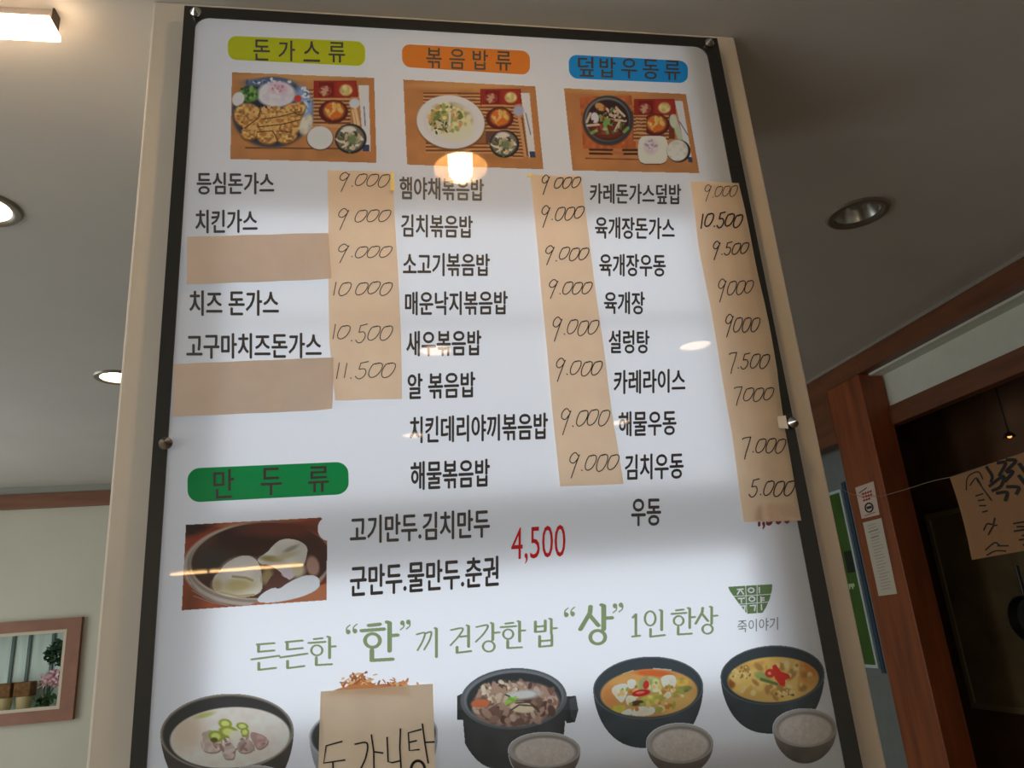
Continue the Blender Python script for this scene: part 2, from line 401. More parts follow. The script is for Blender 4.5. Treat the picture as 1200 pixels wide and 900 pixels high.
def banner(q, rgb, s, tq, space, nm):
    m = MB(); pts = []
    w_ = math.dist(q[0], q[1]); h_ = math.dist(q[0], q[3]); r = .36
    for cu, cv, a0 in ((1-r*h_/w_, r, 0), (r*h_/w_, r, 90), (r*h_/w_, 1-r, 180), (1-r*h_/w_, 1-r, 270)):
        for i in range(9):
            a = math.radians(a0+90*i/8); pts.append(BP(*quad_map(q, cu+r*h_/w_*math.cos(a), cv-r*math.sin(a)), -.0004))
    m.poly(pts); b = obj('category_banner', m, sheet_mat(nm, rgb, trans=1.0), board, fixn=False)
    b['label'] = nm.replace('_', ' ')
    n = len(s); x0, x1, ta, tb, tc, td = tq; gw = (x1-x0)/((n-1)*space+1)      # one letter per cell
    for i, ch in enumerate(s):
        u0, u1 = i*gw*space/(x1-x0), (i*gw*space+gw)/(x1-x0); L = lambda p, q_, u: p+(q_-p)*u
        typeset('banner_letter', ch, ((x0+u0*(x1-x0), L(ta, tc, u0)), (x0+u1*(x1-x0), L(ta, tc, u1)), (x0+u1*(x1-x0), L(tb, td, u1)), (x0+u0*(x1-x0), L(tb, td, u0))), M_TEXT, b, y=-.0008, off=0, heavy=.012)
banner(((267, 42), (428, 49), (428, 78), (267, 70)), (215, 222, 40), '돈가스류', (297, 404.5, 46.5, 71, 50, 74), 1.5, 'yellow_green_banner')
banner(((470.7, 51.7), (621, 60), (621, 88), (471.5, 78.6)), (248, 150, 58), '볶음밥류', (499.5, 599, 56, 80, 61, 83.5), 1.5, 'orange_banner')
banner(((666, 64), (806, 71.7), (806, 97.7), (667, 92)), (40, 165, 240), '덮밥우동류', (677, 797, 66.5, 90, 71.5, 94.5), 1.35, 'blue_banner')
banner(((219.5, 549), (408, 541), (409, 579), (220, 589)), (25, 160, 85), '만두류', (250, 385.5, 550.5, 585, 546, 576), 2.25, 'green_banner')

for s, q in (('등심돈가스', (230.5, 321.5, 202, 228.5, 202.5, 228)), ('치킨가스', (229, 302, 246, 274, 246, 273)), ('치즈 돈가스', (222, 327, 340.5, 370.5, 340, 370.5)),
             ('고구마치즈돈가스', (218.5, 377, 391, 421, 390, 420)),
             ('햄야채볶음밥', (468, 567, 207, 234, 210, 236)), ('김치볶음밥', (470, 554, 251, 278, 253, 279.5)), ('소고기볶음밥', (472, 574, 296, 324, 297.5, 324)),
             ('매운낙지볶음밥', (474.5, 595, 342, 370, 341, 369)), ('새우볶음밥', (476, 564, 388, 418, 387, 417)), ('알 볶음밥', (477.5, 557, 438, 468.5, 435.5, 466)),
             ('치킨데리야끼볶음밥', (480, 642, 488.5, 520, 483.5, 515)), ('해물볶음밥', (481, 574, 541, 575, 537.5, 570.5)),
             ('카레돈가스덮밥', (691, 798, 215, 239, 216, 240)), ('육개장돈가스', (697, 790.5, 254, 280, 255.5, 281)), ('육개장우동', (702, 780, 297.5, 324, 298, 324.5)),
             ('육개장', (707.5, 755.5, 342, 368, 342, 369)), ('설렁탕', (713, 761, 387, 414.5, 387, 414.5)), ('카레라이스', (719, 803, 434, 462.5, 432, 460)),
             ('해물우동', (724.5, 792.5, 482.5, 512, 480.5, 510)), ('김치우동', (732, 801, 533, 563, 530, 561)), ('우동', (739.5, 774.5, 584.5, 617, 584, 616)),
             ('고기만두.김치만두', (410, 574, 605, 638, 596, 630)), ('군만두.물만두.춘권', (410, 584.5, 663, 700, 651, 687))):
    typeset('dish_name', s, q, M_TEXT, board)
M_RED = sheet_mat('red_print', (226, 40, 44), trans=1.0)
typeset('printed_price', '4,500', (599, 662.5, 619, 662, 614.5, 658), M_RED, board, off=0, heavy=0)['label'] = 'red printed price'
typeset('printed_price', '4,500', (882, 927, 592, 622, 590, 617), mat('dark_red_print', (120, 20, 22), .5, coat=1.0), board)

# ---- pen strokes
def smooth(pts, k=6):
    if len(pts) < 3: return [Vector((*p, 0)) for p in pts]
    P = [np.array(p, float) for p in pts]; P = [2*P[0]-P[1]] + P + [2*P[-1]-P[-2]]; o = []
    for i in range(1, len(P)-2):
        for j in range(k):
            t = j/k; a, b, c, d = P[i-1:i+3]
            o.append(.5*((2*b) + (c-a)*t + (2*a-5*b+4*c-d)*t*t + (3*b-a-3*c+d)*t**3))
    o.append(P[-2]); return [Vector((v[0], v[1], 0)) for v in o]
def ribbon(mb, pts, a, b, place, closed=False):
    """pen stroke on a plane: half width a across, b along; place(x, y) -> 3D point; pts in pixels"""
    n = len(pts); L = []; R = []
    for i, p in enumerate(pts):
        q0 = pts[(i-1) % n] if closed else pts[max(i-1, 0)]; q1 = pts[(i+1) % n] if closed else pts[min(i+1, n-1)]
        d = q1-q0
        if d.length < 1e-9: d = Vector((1, 0, 0))
        d.normalize(); nx, ny = -d.y, d.x; wv = math.sqrt((a*nx)**2+(b*ny)**2)
        ex = -d*wv*.5 if (i == 0 and not closed) else (d*wv*.5 if (i == n-1 and not closed) else Vector((0, 0, 0)))
        c = p+ex
        L.append(place(c.x+nx*wv, c.y+ny*wv)); R.append(place(c.x-nx*wv, c.y-ny*wv))
    base = len(mb.v); mb.v += [tuple(v) for pr in zip(L, R) for v in pr]
    for i in range(n if closed else n-1):
        j = (i+1) % n; mb.f.append((base+2*i, base+2*i+1, base+2*j+1, base+2*j)); mb.m.append(0)
V2 = lambda *p: [Vector((x, y, 0)) for x, y in p]
def ring(cx, cy, rx, ry, n=20): return [Vector((cx+rx*math.cos(2*math.pi*i/n), cy+ry*math.sin(2*math.pi*i/n), 0)) for i in range(n)]

# slogan in a brush-serif hand: strokes in a unit box, y down
NIEUN = [[(.28, .70), (.28, .955), (.86, .925)]]
A_ = lambda x, y1, tx: [[(x-.07, .0), (x, .02), (x, y1)], [(x, .34), (tx, .325)]]
OO = lambda cx, cy, rx, ry: ('o', cx, cy, rx, ry)
HIEUT = [[(.2, .085), (.5, .055)], [(.0, .215), (.62, .175)], OO(.3, .46, .21, .17)]
SG = {'든': [[(.2, .07), (.82, .02)], [(.25, .06), (.25, .33), (.82, .28)], [(.0, .60), (1, .47)], [(.26, .72), (.26, .97), (.88, .90)]],
      '한': HIEUT + A_(.78, .72, 1.0) + NIEUN,
      '끼': [[(.0, .22), (.36, .17), (.26, .46), (.04, .76)], [(.38, .19), (.66, .14), (.58, .42), (.34, .74)], [(.83, .0), (.9, .02), (.9, 1.0)]],
      '건': [[(.02, .16), (.56, .10), (.4, .36), (.0, .70)], [(.45, .40), (.84, .37)], [(.77, .0), (.84, .02), (.84, .76)], [(.3, .76), (.3, .97), (.95, .91)]],
      '강': [[(.02, .14), (.5, .08), (.36, .34), (.0, .64)]] + A_(.72, .58, 1.0) + [OO(.55, .8, .25, .18)],
      '밥': [[(.1, .1), (.1, .46), (.52, .43)], [(.52, .06), (.52, .43)], [(.1, .28), (.52, .25)]] + A_(.78, .52, 1.0) + [[(.28, .60), (.28, .97), (.8, .93)], [(.8, .56), (.8, .93)], [(.28, .78), (.8, .74)]],
      '상': [[(.34, .04), (.32, .2), (.0, .62)], [(.31, .26), (.6, .52)]] + A_(.78, .62, 1.05) + [OO(.58, .82, .25, .17)],
      '인': [OO(.28, .3, .26, .26), [(.76, .0), (.84, .02), (.84, .72)], [(.3, .68), (.3, .96), (.98, .9)]],
      '1': [[(.15, .14), (.5, .0), (.5, .98)], [(.1, 1.0), (.95, .96)]]}
typeset('emblem_caption', '죽이야기', (864, 911.5, 727, 741.5, 723, 738), sheet_mat('grey_print', (140, 142, 138), trans=1.0), board, off=.004, heavy=0)

# ------------------------------------------------------------------ printed pictures: drawn as coloured grids
rng = np.random.default_rng(5)
def vnoise(X, Y, sc, seed):
    r = np.random.default_rng(seed); g = r.random((64, 64)); x = X/sc % 63; y = Y/sc % 63
    i = x.astype(int); j = y.astype(int); fx = x-i; fy = y-j; fx = fx*fx*(3-2*fx); fy = fy*fy*(3-2*fy)
    i2 = (i+1) % 64; j2 = (j+1) % 64
    return (g[j, i]*(1-fx)+g[j, i2]*fx)*(1-fy)+(g[j2, i]*(1-fx)+g[j2, i2]*fx)*fy
class Print:
    """paints shapes given in the coordinates of an enlarged crop (origin ox,oy, k pixels per unit)"""
    def __init__(s, ox, oy, k, x0, y0, x1, y1, step=.6):
        s.ox, s.oy, s.k = ox, oy, k
        nx = int((x1-x0)*k/step)+1; ny = int((y1-y0)*k/step)+1
        s.X, s.Y = np.meshgrid(np.linspace(x0, x1, nx), np.linspace(y0, y1, ny))
        s.img = np.zeros((ny, nx, 3)); s.al = np.zeros((ny, nx), bool); s.clip = None
    def put(s, a, col, alpha=True, nz=0, ns=30, seed=1):
        c = np.array(col, float)[None, None, :]
        if s.clip is not None: a = a*s.clip
        if nz: c = c*(1+nz*(2*vnoise(s.X+999, s.Y+777, ns, seed)-1)[..., None]*1.6)
        s.img = s.img*(1-a[..., None])+c*a[..., None]
        if alpha: s.al |= a > .5
    def ell(s, cx, cy, rx, ry, col, rot=0, soft=.06, **k):
        c, n = math.cos(math.radians(rot)), math.sin(math.radians(rot)); dx, dy = s.X-cx, s.Y-cy
        d = np.sqrt(((dx*c+dy*n)/rx)**2+((-dx*n+dy*c)/ry)**2); s.put(np.clip((1-d)/soft+.5, 0, 1), col, **k)
    def poly(s, pts, col, **k):
        ins = np.zeros(s.X.shape, bool); n = len(pts)
        for i in range(n):
            (xa, ya), (xb, yb) = pts[i], pts[(i+1) % n]
            if ya == yb: continue
            ins ^= ((ya > s.Y) != (yb > s.Y)) & (s.X < (xb-xa)*(s.Y-ya)/(yb-ya)+xa)
        s.put(ins.astype(float), col, **k)
    def line(s, pts, wd, col, **k):
        a = np.zeros(s.X.shape)
        for (xa, ya), (xb, yb) in zip(pts, pts[1:]):
            L = (xb-xa)**2+(yb-ya)**2+1e-9; t = np.clip(((s.X-xa)*(xb-xa)+(s.Y-ya)*(yb-ya))/L, 0, 1)
            d = np.hypot(s.X-xa-t*(xb-xa), s.Y-ya-t*(yb-ya)); a = np.maximum(a, np.clip((wd-d)/(.35*wd)+.5, 0, 1))
        s.put(a, col, **k)
    def nib(s, pts, a, b, col, **k):
        m_ = np.zeros(s.X.shape)
        for (xa, ya), (xb, yb) in zip(pts, pts[1:]):
            i0, i1 = np.searchsorted(s.X[0], (min(xa, xb)-a*1.5, max(xa, xb)+a*1.5)); j0, j1 = np.searchsorted(s.Y[:, 0], (min(ya, yb)-b*1.5, max(ya, yb)+b*1.5))
            X, Y = s.X[j0:j1, i0:i1]/a, s.Y[j0:j1, i0:i1]/b; ex, ey = (xb-xa)/a, (yb-ya)/b
            t = np.clip(((X-xa/a)*ex+(Y-ya/b)*ey)/(ex*ex+ey*ey+1e-9), 0, 1); d = np.hypot(X-xa/a-t*ex, Y-ya/b-t*ey)
            m_[j0:j1, i0:i1] = np.maximum(m_[j0:j1, i0:i1], d < 1)
        s.put(m_, col, **k)
    def clip_ell(s, cx, cy, rx, ry, rot=0):
        c, n = math.cos(math.radians(rot)), math.sin(math.radians(rot)); dx, dy = s.X-cx, s.Y-cy
        s.clip = np.clip((1-np.sqrt(((dx*c+dy*n)/rx)**2+((-dx*n+dy*c)/ry)**2))/.03+.5, 0, 1)
    def blob(s, pts, col, soft=6, **k):
        for _ in range(3): pts = [q for (p0, p1) in zip(pts, pts[1:]+pts[:1]) for q in ((p0[0]*.75+p1[0]*.25, p0[1]*.75+p1[1]*.25), (p0[0]*.25+p1[0]*.75, p0[1]*.25+p1[1]*.75))]
        s.poly(pts, col, **k)
    def scatter(s, cx, cy, rx, ry, cols, n, r0, r1, seed, asp=2.0, soft=.3):
        g = random.Random(seed)
        for i in range(n):
            a = g.random()*6.283; q = math.sqrt(g.random()); r = g.uniform(r0, r1)
            s.ell(cx+rx*q*math.cos(a), cy+ry*q*math.sin(a), r*g.uniform(1, asp), r, cols[g.randrange(len(cols))], g.uniform(0, 180), soft, alpha=False)
    def build(s, name, parent, y=-.0004, minus=None, gain=1.12):
        al = s.al.copy()
        if minus is not None:
            PX = s.ox+s.X*s.k; PY = s.oy+s.Y*s.k
            for ms in minus: al &= ~ms(PX, PY)
        ny, nx = al.shape; PX = s.ox+s.X*s.k; PY = s.oy+s.Y*s.k
        d = (PX-600)[..., None]/F*RR - (PY-450)[..., None]/F*UU + _f
        P = CP + (0-CP[1])/d[..., 1:2]*d; P[..., 1] = y
        keep = al[:-1, :-1] & al[1:, :-1] & al[:-1, 1:] & al[1:, 1:]
        idx = np.arange(ny*nx).reshape(ny, nx); J, I = np.nonzero(keep)
        faces = np.stack([idx[J, I], idx[J+1, I], idx[J+1, I+1], idx[J, I+1]], 1)
        used = np.unique(faces); re = -np.ones(ny*nx, int); re[used] = np.arange(len(used)); faces = re[faces]
        me = bpy.data.meshes.new(name); nf = len(faces)
        me.vertices.add(len(used)); me.vertices.foreach_set('co', P.reshape(-1, 3)[used].ravel())
        me.loops.add(nf*4); me.loops.foreach_set('vertex_index', faces.ravel())
        me.polygons.add(nf); me.polygons.foreach_set('loop_start', np.arange(nf)*4)
        c = np.clip(s.img.reshape(-1, 3)[used]*gain/255, 0, .97); c = np.where(c <= .04045, c/12.92, ((c+.055)/1.055)**2.4)**.86
        at = me.color_attributes.new('print_colour', 'FLOAT_COLOR', 'POINT'); at.data.foreach_set('color', np.c_[c, np.ones(len(c))].ravel())
        me.update(calc_edges=True); me.validate(); me.materials.append(sheet_mat('picture_print', attr='print_colour', diff=.4))
        o = bpy.data.objects.new(name, me); COL.objects.link(o); adopt(o, parent); return o

# brush-serif slogan, drawn stroke by stroke
p = Print(0, 0, 1, 290, 700, 845, 792, step=.33); OL = (138, 156, 108)
for ch, x0, x1, y0, y1 in (('든', 295, 327, 753, 786), ('든', 329, 360, 750, 784), ('한', 362, 393, 746, 781), ('한', 424, 465.6, 729, 776), ('끼', 488.4, 514, 736, 770),
                           ('건', 528, 553, 733, 766), ('강', 557.6, 585, 730, 764.4), ('한', 587, 615, 728, 761), ('밥', 624.5, 652, 725, 759),
                           ('상', 680, 715, 709, 755), ('1', 740, 750, 720, 746), ('인', 755, 779, 715, 747.5), ('한', 787, 814, 712.5, 745), ('상', 815, 839, 711, 743)):
    big = (y1-y0) > 40; wa, wb = (3.0, 2.2) if big else (1.9, 1.35)
    X = lambda u: x0+u*(x1-x0)
    Y = lambda v: y0+v*(y1-y0)
    for st in SG[ch]:
        if st[0] == 'o': p.nib([(v.x, v.y) for v in ring(X(st[1]), Y(st[2]), st[3]*(x1-x0), st[4]*(y1-y0))]+[(X(st[1])+st[3]*(x1-x0), Y(st[2]))], wa*.85, wb*.9, OL)
        else:
            for i in range(len(st)-1):
                if ch in '끼건강' and len(st) == 4:
                    p.nib([(v.x, v.y) for v in smooth([(X(u), Y(v)) for u, v in st])], wa*.75, wb*.9, OL); break
                p.nib([(X(u), Y(v)) for u, v in st[i:i+2]], wa, wb, OL)
for cx, cy, sgn in ((408, 739, 1), (416, 738, 1), (471.5, 731.5, -1), (478.5, 730.5, -1), (663.5, 719, 1), (671, 718, 1), (720.5, 711.5, -1), (727.5, 710.5, -1)):
    p.ell(cx, cy+1.5*sgn, 2.9, 3.1, OL)
    p.nib([(v.x, v.y) for v in smooth([(cx-2*sgn, cy+1.5*sgn), (cx-1.6*sgn, cy-3*sgn), (cx+2.2*sgn, cy-6.5*sgn)], 4)], 1.0, 1.0, OL)
p.build('slogan', board, y=-.0006)['label'] = 'olive green slogan'

# bowl emblem with lettering
p = Print(0, 0, 1, 850, 682, 908, 722, step=.3); WH = (236, 238, 234)
p.poly([(852.5, 687.5), (905, 684.5), (904.5, 692), (901.5, 703), (897.5, 712), (893.5, 718.3), (875, 719.5), (868, 711), (860, 700), (855, 693)], (96, 126, 74))
for st in (((854, 699.3), (904, 696.3)), ((861, 708.5), (900, 705.5)), ((873.5, 686.5), (875, 719)), ((887, 685.5), (887, 718.5))): p.nib(st, .45, .45, WH, alpha=False)
for st in (((864, 690.8), (870.5, 690.2)), ((867.3, 690.5), (864, 696.3)), ((867.3, 690.8), (871, 696)), ((889.5, 688.5), (889.7, 694.5)), ((865, 701.5), (872, 701)), ((868.5, 701.3), (868.7, 706)),
           ((891.5, 699.5), (891.7, 705)), ((891.5, 701), (895, 700.7)), ((891.5, 703.5), (895, 703.2)), ((867, 710.5), (873, 710), (872, 716)), ((879, 709.8), (885, 709.3), (884, 715.5)), ((892, 708.5), (892.2, 714.5))): p.nib(st, .85, .8, WH, alpha=False)
for q in ((880, 691.7), (881, 702)): p.nib([(v.x, v.y) for v in ring(*q, 3.3, 2.6, 14)]+[(q[0]+3.3, q[1])], .85, .8, WH, alpha=False)
p.build('emblem', board, y=-.0006)['label'] = 'green bowl emblem'

def tray(p, quad):
    p.poly(quad, (188, 126, 74), nz=.035, ns=90, seed=3)
    p.ell(500, 70, 420, 35, (205, 150, 90), alpha=False, soft=.9)
    p.ell(1115, 400, 35, 330, (190, 125, 70), alpha=False, soft=.9)
def slats(p, x0, x1, ys, h=13):
    for yy in ys:
        p.poly([(x0, yy), (x1, yy+5), (x1, yy+5+h), (x0, yy+h)], (120, 70, 42), alpha=False)
        p.poly([(x0, yy+h), (x1, yy+5+h), (x1, yy+5+2*h), (x0, yy+2*h)], (206, 152, 98), alpha=False)
def sides(p, dx=0, dy=0, kx=805, ky=340, sl=True):
    p.poly([(640+dx, 250+dy), (940+dx, 250+dy), (940+dx, 440+dy), (640+dx, 440+dy)], (118, 66, 42), alpha=False)
    slats(p, 645+dx, 940+dx, range(160+dy, 430+dy, 29))
    p.poly([(650+dx, 100+dy), (985+dx, 100+dy), (1000+dx, 225+dy), (650+dx, 235+dy)], (150, 44, 32), alpha=False)
    p.poly([(690+dx, 112+dy), (812+dx, 112+dy), (812+dx, 222+dy), (690+dx, 222+dy)], (120, 32, 28), alpha=False)
    p.poly([(830+dx, 112+dy), (975+dx, 112+dy), (978+dx, 218+dy), (830+dx, 222+dy)], (165, 48, 36), alpha=False)
    p.ell(740+dx, 178+dy, 46, 38, (175, 92, 76), alpha=False, soft=.4); p.scatter(740+dx, 178+dy, 36, 28, [(205, 140, 120), (140, 50, 42), (190, 160, 120)], 22, 7, 12, 4)
    p.ell(902+dx, 172+dy, 50, 44, (226, 202, 128), alpha=False, soft=.3, nz=.12)
    p.ell(kx, ky, 115, 92, (92, 34, 32), alpha=False); p.ell(kx+5, ky-8, 78, 66, (226, 132, 50), alpha=False, soft=.4)
    p.scatter(kx+5, ky-8, 62, 50, [(246, 176, 84), (214, 106, 36), (235, 190, 120)], 40, 9, 16, 5)
def noodle_bowl(p, cx, cy, r):
    p.ell(cx, cy, r, r*.94, (38, 38, 42), alpha=False); p.ell(cx-3, cy-3, r*.86, r*.8, (120, 112, 92), alpha=False, soft=.2)
    p.scatter(cx, cy, r*.68, r*.62, [(218, 204, 180), (196, 176, 140), (90, 96, 66), (60, 58, 50), (230, 220, 205)], 70, r*.06, r*.13, 8, 3.2)
    p.ell(cx+r*.1, cy+r*.05, r*.33, r*.3, (112, 126, 84), alpha=False, soft=.8); p.ell(cx-r*.12, cy-r*.6, r*.42, r*.2, (222, 216, 205), alpha=False, soft=.5)
def sleeve(p, a, b, c, d, tip):
    p.poly([a, b, c, d], (220, 220, 228), alpha=False); p.line([(a[0]*.55+b[0]*.45+8, a[1]+170), (d[0]*.5+c[0]*.5-14, d[1]-190)], 5, (120, 125, 150), alpha=False)
    p.poly(tip, (52, 62, 92), alpha=False)

p = Print(270, 80, .15, -20, 20, 1160, 760)
Q1 = [(10, 30), (1125, 74), (1144, 742), (-2, 712)]
tray(p, Q1); slats(p, 560, 940, (165, 195, 225, 255, 285, 315, 345, 375, 405, 435))
p.line([(120, 622), (870, 630)], 6, (110, 66, 40), alpha=False)
sides(p)
p.ell(325, 350, 318, 280, (150, 95, 55), alpha=False, soft=.08); p.ell(325, 345, 312, 274, (66, 78, 100), alpha=False); p.ell(325, 350, 290, 250, (40, 46, 54), alpha=False, soft=.15)
p.ell(575, 270, 66, 130, (128, 160, 204), -14, .5, alpha=False); p.scatter(575, 260, 40, 110, [(226, 232, 242), (80, 110, 160), (180, 200, 230)], 26, 8, 15, 9)
p.ell(300, 112, 190, 34, (92, 108, 140), 0, .6, alpha=False); p.scatter(300, 110, 180, 20, [(215, 222, 232), (70, 85, 120)], 18, 7, 12, 10)
p.ell(360, 205, 152, 100, (226, 220, 232), 0, .2, alpha=False, nz=.05); p.ell(375, 160, 70, 45, (212, 176, 192), 0, .9, alpha=False); p.scatter(375, 155, 55, 30, [(190, 130, 150), (235, 225, 235)], 14, 6, 10, 11)
p.ell(150, 205, 70, 62, (84, 128, 62), 0, .3, alpha=False, nz=.3); p.scatter(130, 190, 60, 50, [(120, 165, 80), (50, 90, 45)], 16, 10, 16, 12); p.ell(62, 242, 46, 56, (226, 226, 232), 20, .2, alpha=False)
for (cx, cy, rx, ry, ro) in ((140, 370, 112, 92, 15), (165, 490, 85, 58, -30), (330, 410, 118, 92, -15), (470, 345, 112, 62, -22), (480, 440, 110, 70, -20), (290, 530, 84, 60, 5), (440, 525, 80, 58, -12), (545, 310, 40, 50, 10)):
    p.ell(cx, cy+8, rx+4, ry+6, (120, 76, 36), ro, .15, alpha=False); p.ell(cx, cy, rx, ry, (208, 150, 84), ro, .2, alpha=False, nz=.28, ns=16, seed=cx)
p.scatter(310, 420, 250, 120, [(232, 178, 108), (184, 124, 62), (216, 162, 96)], 90, 8, 16, 13)
for l in ([(240, 300), (220, 390), (110, 470)], [(250, 400), (380, 380), (540, 340)], [(220, 460), (400, 440), (560, 400)], [(210, 500), (330, 490), (370, 560)], [(385, 490), (470, 500)]): p.line(l, 4.5, (104, 66, 34), alpha=False)
p.ell(592, 440, 48, 85, (218, 210, 190), 20, .3, alpha=False, nz=.1); p.ell(527, 238, 28, 28, (205, 62, 48), 0, .2, alpha=False)
p.ell(700, 550, 106, 94, (90, 70, 60), alpha=False); p.ell(700, 545, 100, 90, (224, 230, 224), alpha=False); p.ell(712, 550, 70, 62, (216, 224, 216), 0, .5, alpha=False)
sleeve(p, (1000, 133), (1080, 135), (1096, 652), (1040, 640), [(1034, 598), (1084, 600), (1088, 652), (1036, 648)])
p.line([(975, 315), (1000, 440)], 12, (226, 192, 142), alpha=False); p.line([(955, 330), (975, 440)], 8, (226, 192, 142), alpha=False); p.ell(970, 275, 42, 38, (208, 214, 224), alpha=False, soft=.3)
noodle_bowl(p, 940, 552, 124)
p.build('dish_picture', board)['label'] = 'printed picture of a fried cutlet on a blue plate'

p = Print(470, 90, .17/1.2, -10, 10, 1200, 790)
Q2 = [(15, 22), (1112, 78), (1180, 768), (48, 730)]
tray(p, Q2); p.poly([(190, 130), (640, 130), (700, 250), (700, 600), (205, 610)], (150, 92, 52), alpha=False); slats(p, 185, 720, (130, 158, 186, 214)); slats(p, 205, 760, (545, 575, 605)); slats(p, 880, 1010, range(340, 660, 28))
p.poly([(700, 240), (900, 240), (900, 450), (700, 560)], (96, 66, 56), alpha=False)
sides(p, 5, 0, 815, 345)
p.ell(415, 388, 284, 224, (120, 78, 48), 8, .1, alpha=False); p.ell(410, 375, 282, 220, (222, 222, 230), 8, .03, alpha=False); p.ell(410, 378, 225, 170, (208, 208, 214), 8, .12, alpha=False); p.ell(420, 385, 215, 160, (226, 222, 220), 8, .3, alpha=False)
p.ell(405, 355, 180, 135, (214, 204, 150), 10, .3, alpha=False, nz=.2); p.ell(480, 470, 120, 60, (232, 224, 196), -10, .7, alpha=False)
p.scatter(370, 350, 135, 110, [(196, 150, 92), (160, 168, 96), (232, 222, 170), (110, 124, 64), (220, 190, 120), (206, 160, 104)], 95, 9, 18, 14, 2.4)
p.scatter(330, 420, 80, 60, [(72, 84, 50), (200, 196, 160)], 26, 6, 11, 15, 3); p.line([(405, 300), (400, 400)], 8, (228, 228, 215), alpha=False)
noodle_bowl(p, 855, 556, 122)
p.line([(975, 330), (1030, 650)], 13, (206, 150, 98), alpha=False); p.line([(1000, 340), (1045, 650)], 6, (110, 76, 56), alpha=False)
sleeve(p, (990, 133), (1062, 135), (1112, 668), (1058, 668), [(1062, 620), (1108, 620), (1112, 668), (1066, 668)]); p.ell(972, 282, 44, 42, (168, 172, 200), alpha=False, soft=.4)
p.build('dish_picture', board)['label'] = 'printed picture of fried rice on a white plate'

p = Print(655, 95, .17/1.2, 20, 40, 1190, 780)
Q3 = [(38, 58), (1052, 106), (1164, 765), (110, 742)]
tray(p, Q3); p.poly([(170, 130), (600, 120), (640, 560), (200, 560)], (186, 96, 52), alpha=False, nz=.08)
p.poly([(600, 250), (940, 250), (960, 480), (650, 480)], (112, 54, 36), alpha=False)
sides(p, -30, 50, 800, 362); slats(p, 635, 720, range(290, 430, 29))
for yy in (568, 600): p.line([(255, yy), (440, yy+4)], 9, (70, 42, 32), alpha=False); p.line([(530, yy+4), (660, yy+4)], 9, (60, 40, 32), alpha=False)
p.line([(220, 640), (660, 650)], 5, (130, 66, 40), alpha=False); p.line([(445, 590), (520, 600)], 14, (190, 110, 66), alpha=False)
p.ell(405, 332, 212, 205, (110, 60, 40), alpha=False); p.ell(405, 325, 208, 203, (52, 60, 62), 20, .04, alpha=False); p.ell(400, 320, 186, 180, (118, 122, 120), 20, .06, alpha=False); p.ell(405, 325, 178, 170, (54, 36, 36), 20, .1, alpha=False)
p.ell(400, 400, 140, 80, (110, 48, 36), 0, .6, alpha=False); p.ell(340, 215, 45, 30, (196, 150, 84), 30, .3, alpha=False)
for l in ([(395, 230), (440, 290)], [(440, 230), (500, 300)], [(470, 220), (540, 290)], [(410, 320), (550, 330)], [(460, 300), (480, 240)], [(470, 400), (500, 340)], [(230, 340), (260, 270)], [(235, 370), (330, 360)]): p.line(l, 10, (212, 190, 160), alpha=False)
for l in ([(340, 290), (380, 360), (400, 430)], [(350, 330), (440, 360)], [(400, 330), (370, 400)], [(350, 300), (430, 330)], [(270, 430), (310, 410)], [(540, 420), (570, 390)]): p.line(l, 13, (116, 160, 76), alpha=False)
p.ell(297, 305, 32, 45, (226, 214, 222), -10, .2, alpha=False)
p.scatter(405, 330, 140, 130, [(150, 70, 50), (90, 110, 60), (200, 170, 140), (70, 40, 36)], 50, 6, 12, 16, 2.5)
p.line([(945, 300), (1000, 460), (1060, 540)], 24, (186, 196, 168), alpha=False); p.ell(945, 335, 30, 55, (200, 208, 184), -10, .3, alpha=False)
sleeve(p, (958, 165), (1022, 168), (1104, 670), (1060, 640), [(1064, 626), (1100, 630), (1104, 676), (1070, 670)])
for (dx, dy, c) in ((0, 8, (100, 52, 36)), (0, 0, (226, 226, 208))):
    q = []
    for i in range(40):
        a = 2*math.pi*i/40; e = 4; q.append((777+dx+122*abs(math.cos(a))**(2/e)*(1 if math.cos(a) >= 0 else -1), 570+dy+116*abs(math.sin(a))**(2/e)*(1 if math.sin(a) >= 0 else -1)))
    p.poly(q, c, alpha=False)
p.ell(760, 545, 55, 60, (206, 188, 200), 0, .9, alpha=False); p.scatter(760, 540, 40, 50, [(178, 150, 176), (225, 215, 215)], 16, 7, 12, 17)
p.ell(990, 580, 98, 94, (44, 36, 36), alpha=False); p.ell(980, 575, 88, 88, (214, 212, 200), alpha=False, soft=.1, nz=.06)
p.build('dish_picture', board)['label'] = 'printed picture of a red noodle soup in a black bowl'

p = Print(205, 600, .185/1.2, 40, 30, 1165, 760)
Q4 = [(82, 96), (1112, 40), (1160, 110), (1154, 672), (50, 750)]
p.poly(Q4, (132, 66, 44), nz=.2, ns=160, seed=6)
p.ell(140, 130, 160, 60, (52, 34, 28), 0, .9, alpha=False); p.ell(300, 190, 200, 60, (150, 56, 36), -15, .9, alpha=False); p.ell(650, 85, 260, 26, (196, 126, 80), -4, .8, alpha=False)
p.ell(620, 395, 560, 318, (178, 164, 148), -4, .04, alpha=False); p.ell(640, 385, 545, 300, (140, 124, 110), -4, .03, alpha=False); p.ell(650, 372, 540, 292, (190, 172, 152), -4, .03, alpha=False)
p.ell(655, 368, 530, 285, (74, 48, 40), -4, .03, alpha=False, nz=.15, ns=200); p.ell(300, 390, 150, 120, (60, 52, 46), 0, .9, alpha=False); p.ell(820, 130, 300, 60, (96, 50, 38), 0, .9, alpha=False)
p.poly([(600, 690), (900, 640), (1154, 540), (1154, 672), (560, 715)], (172, 104, 68), alpha=False)
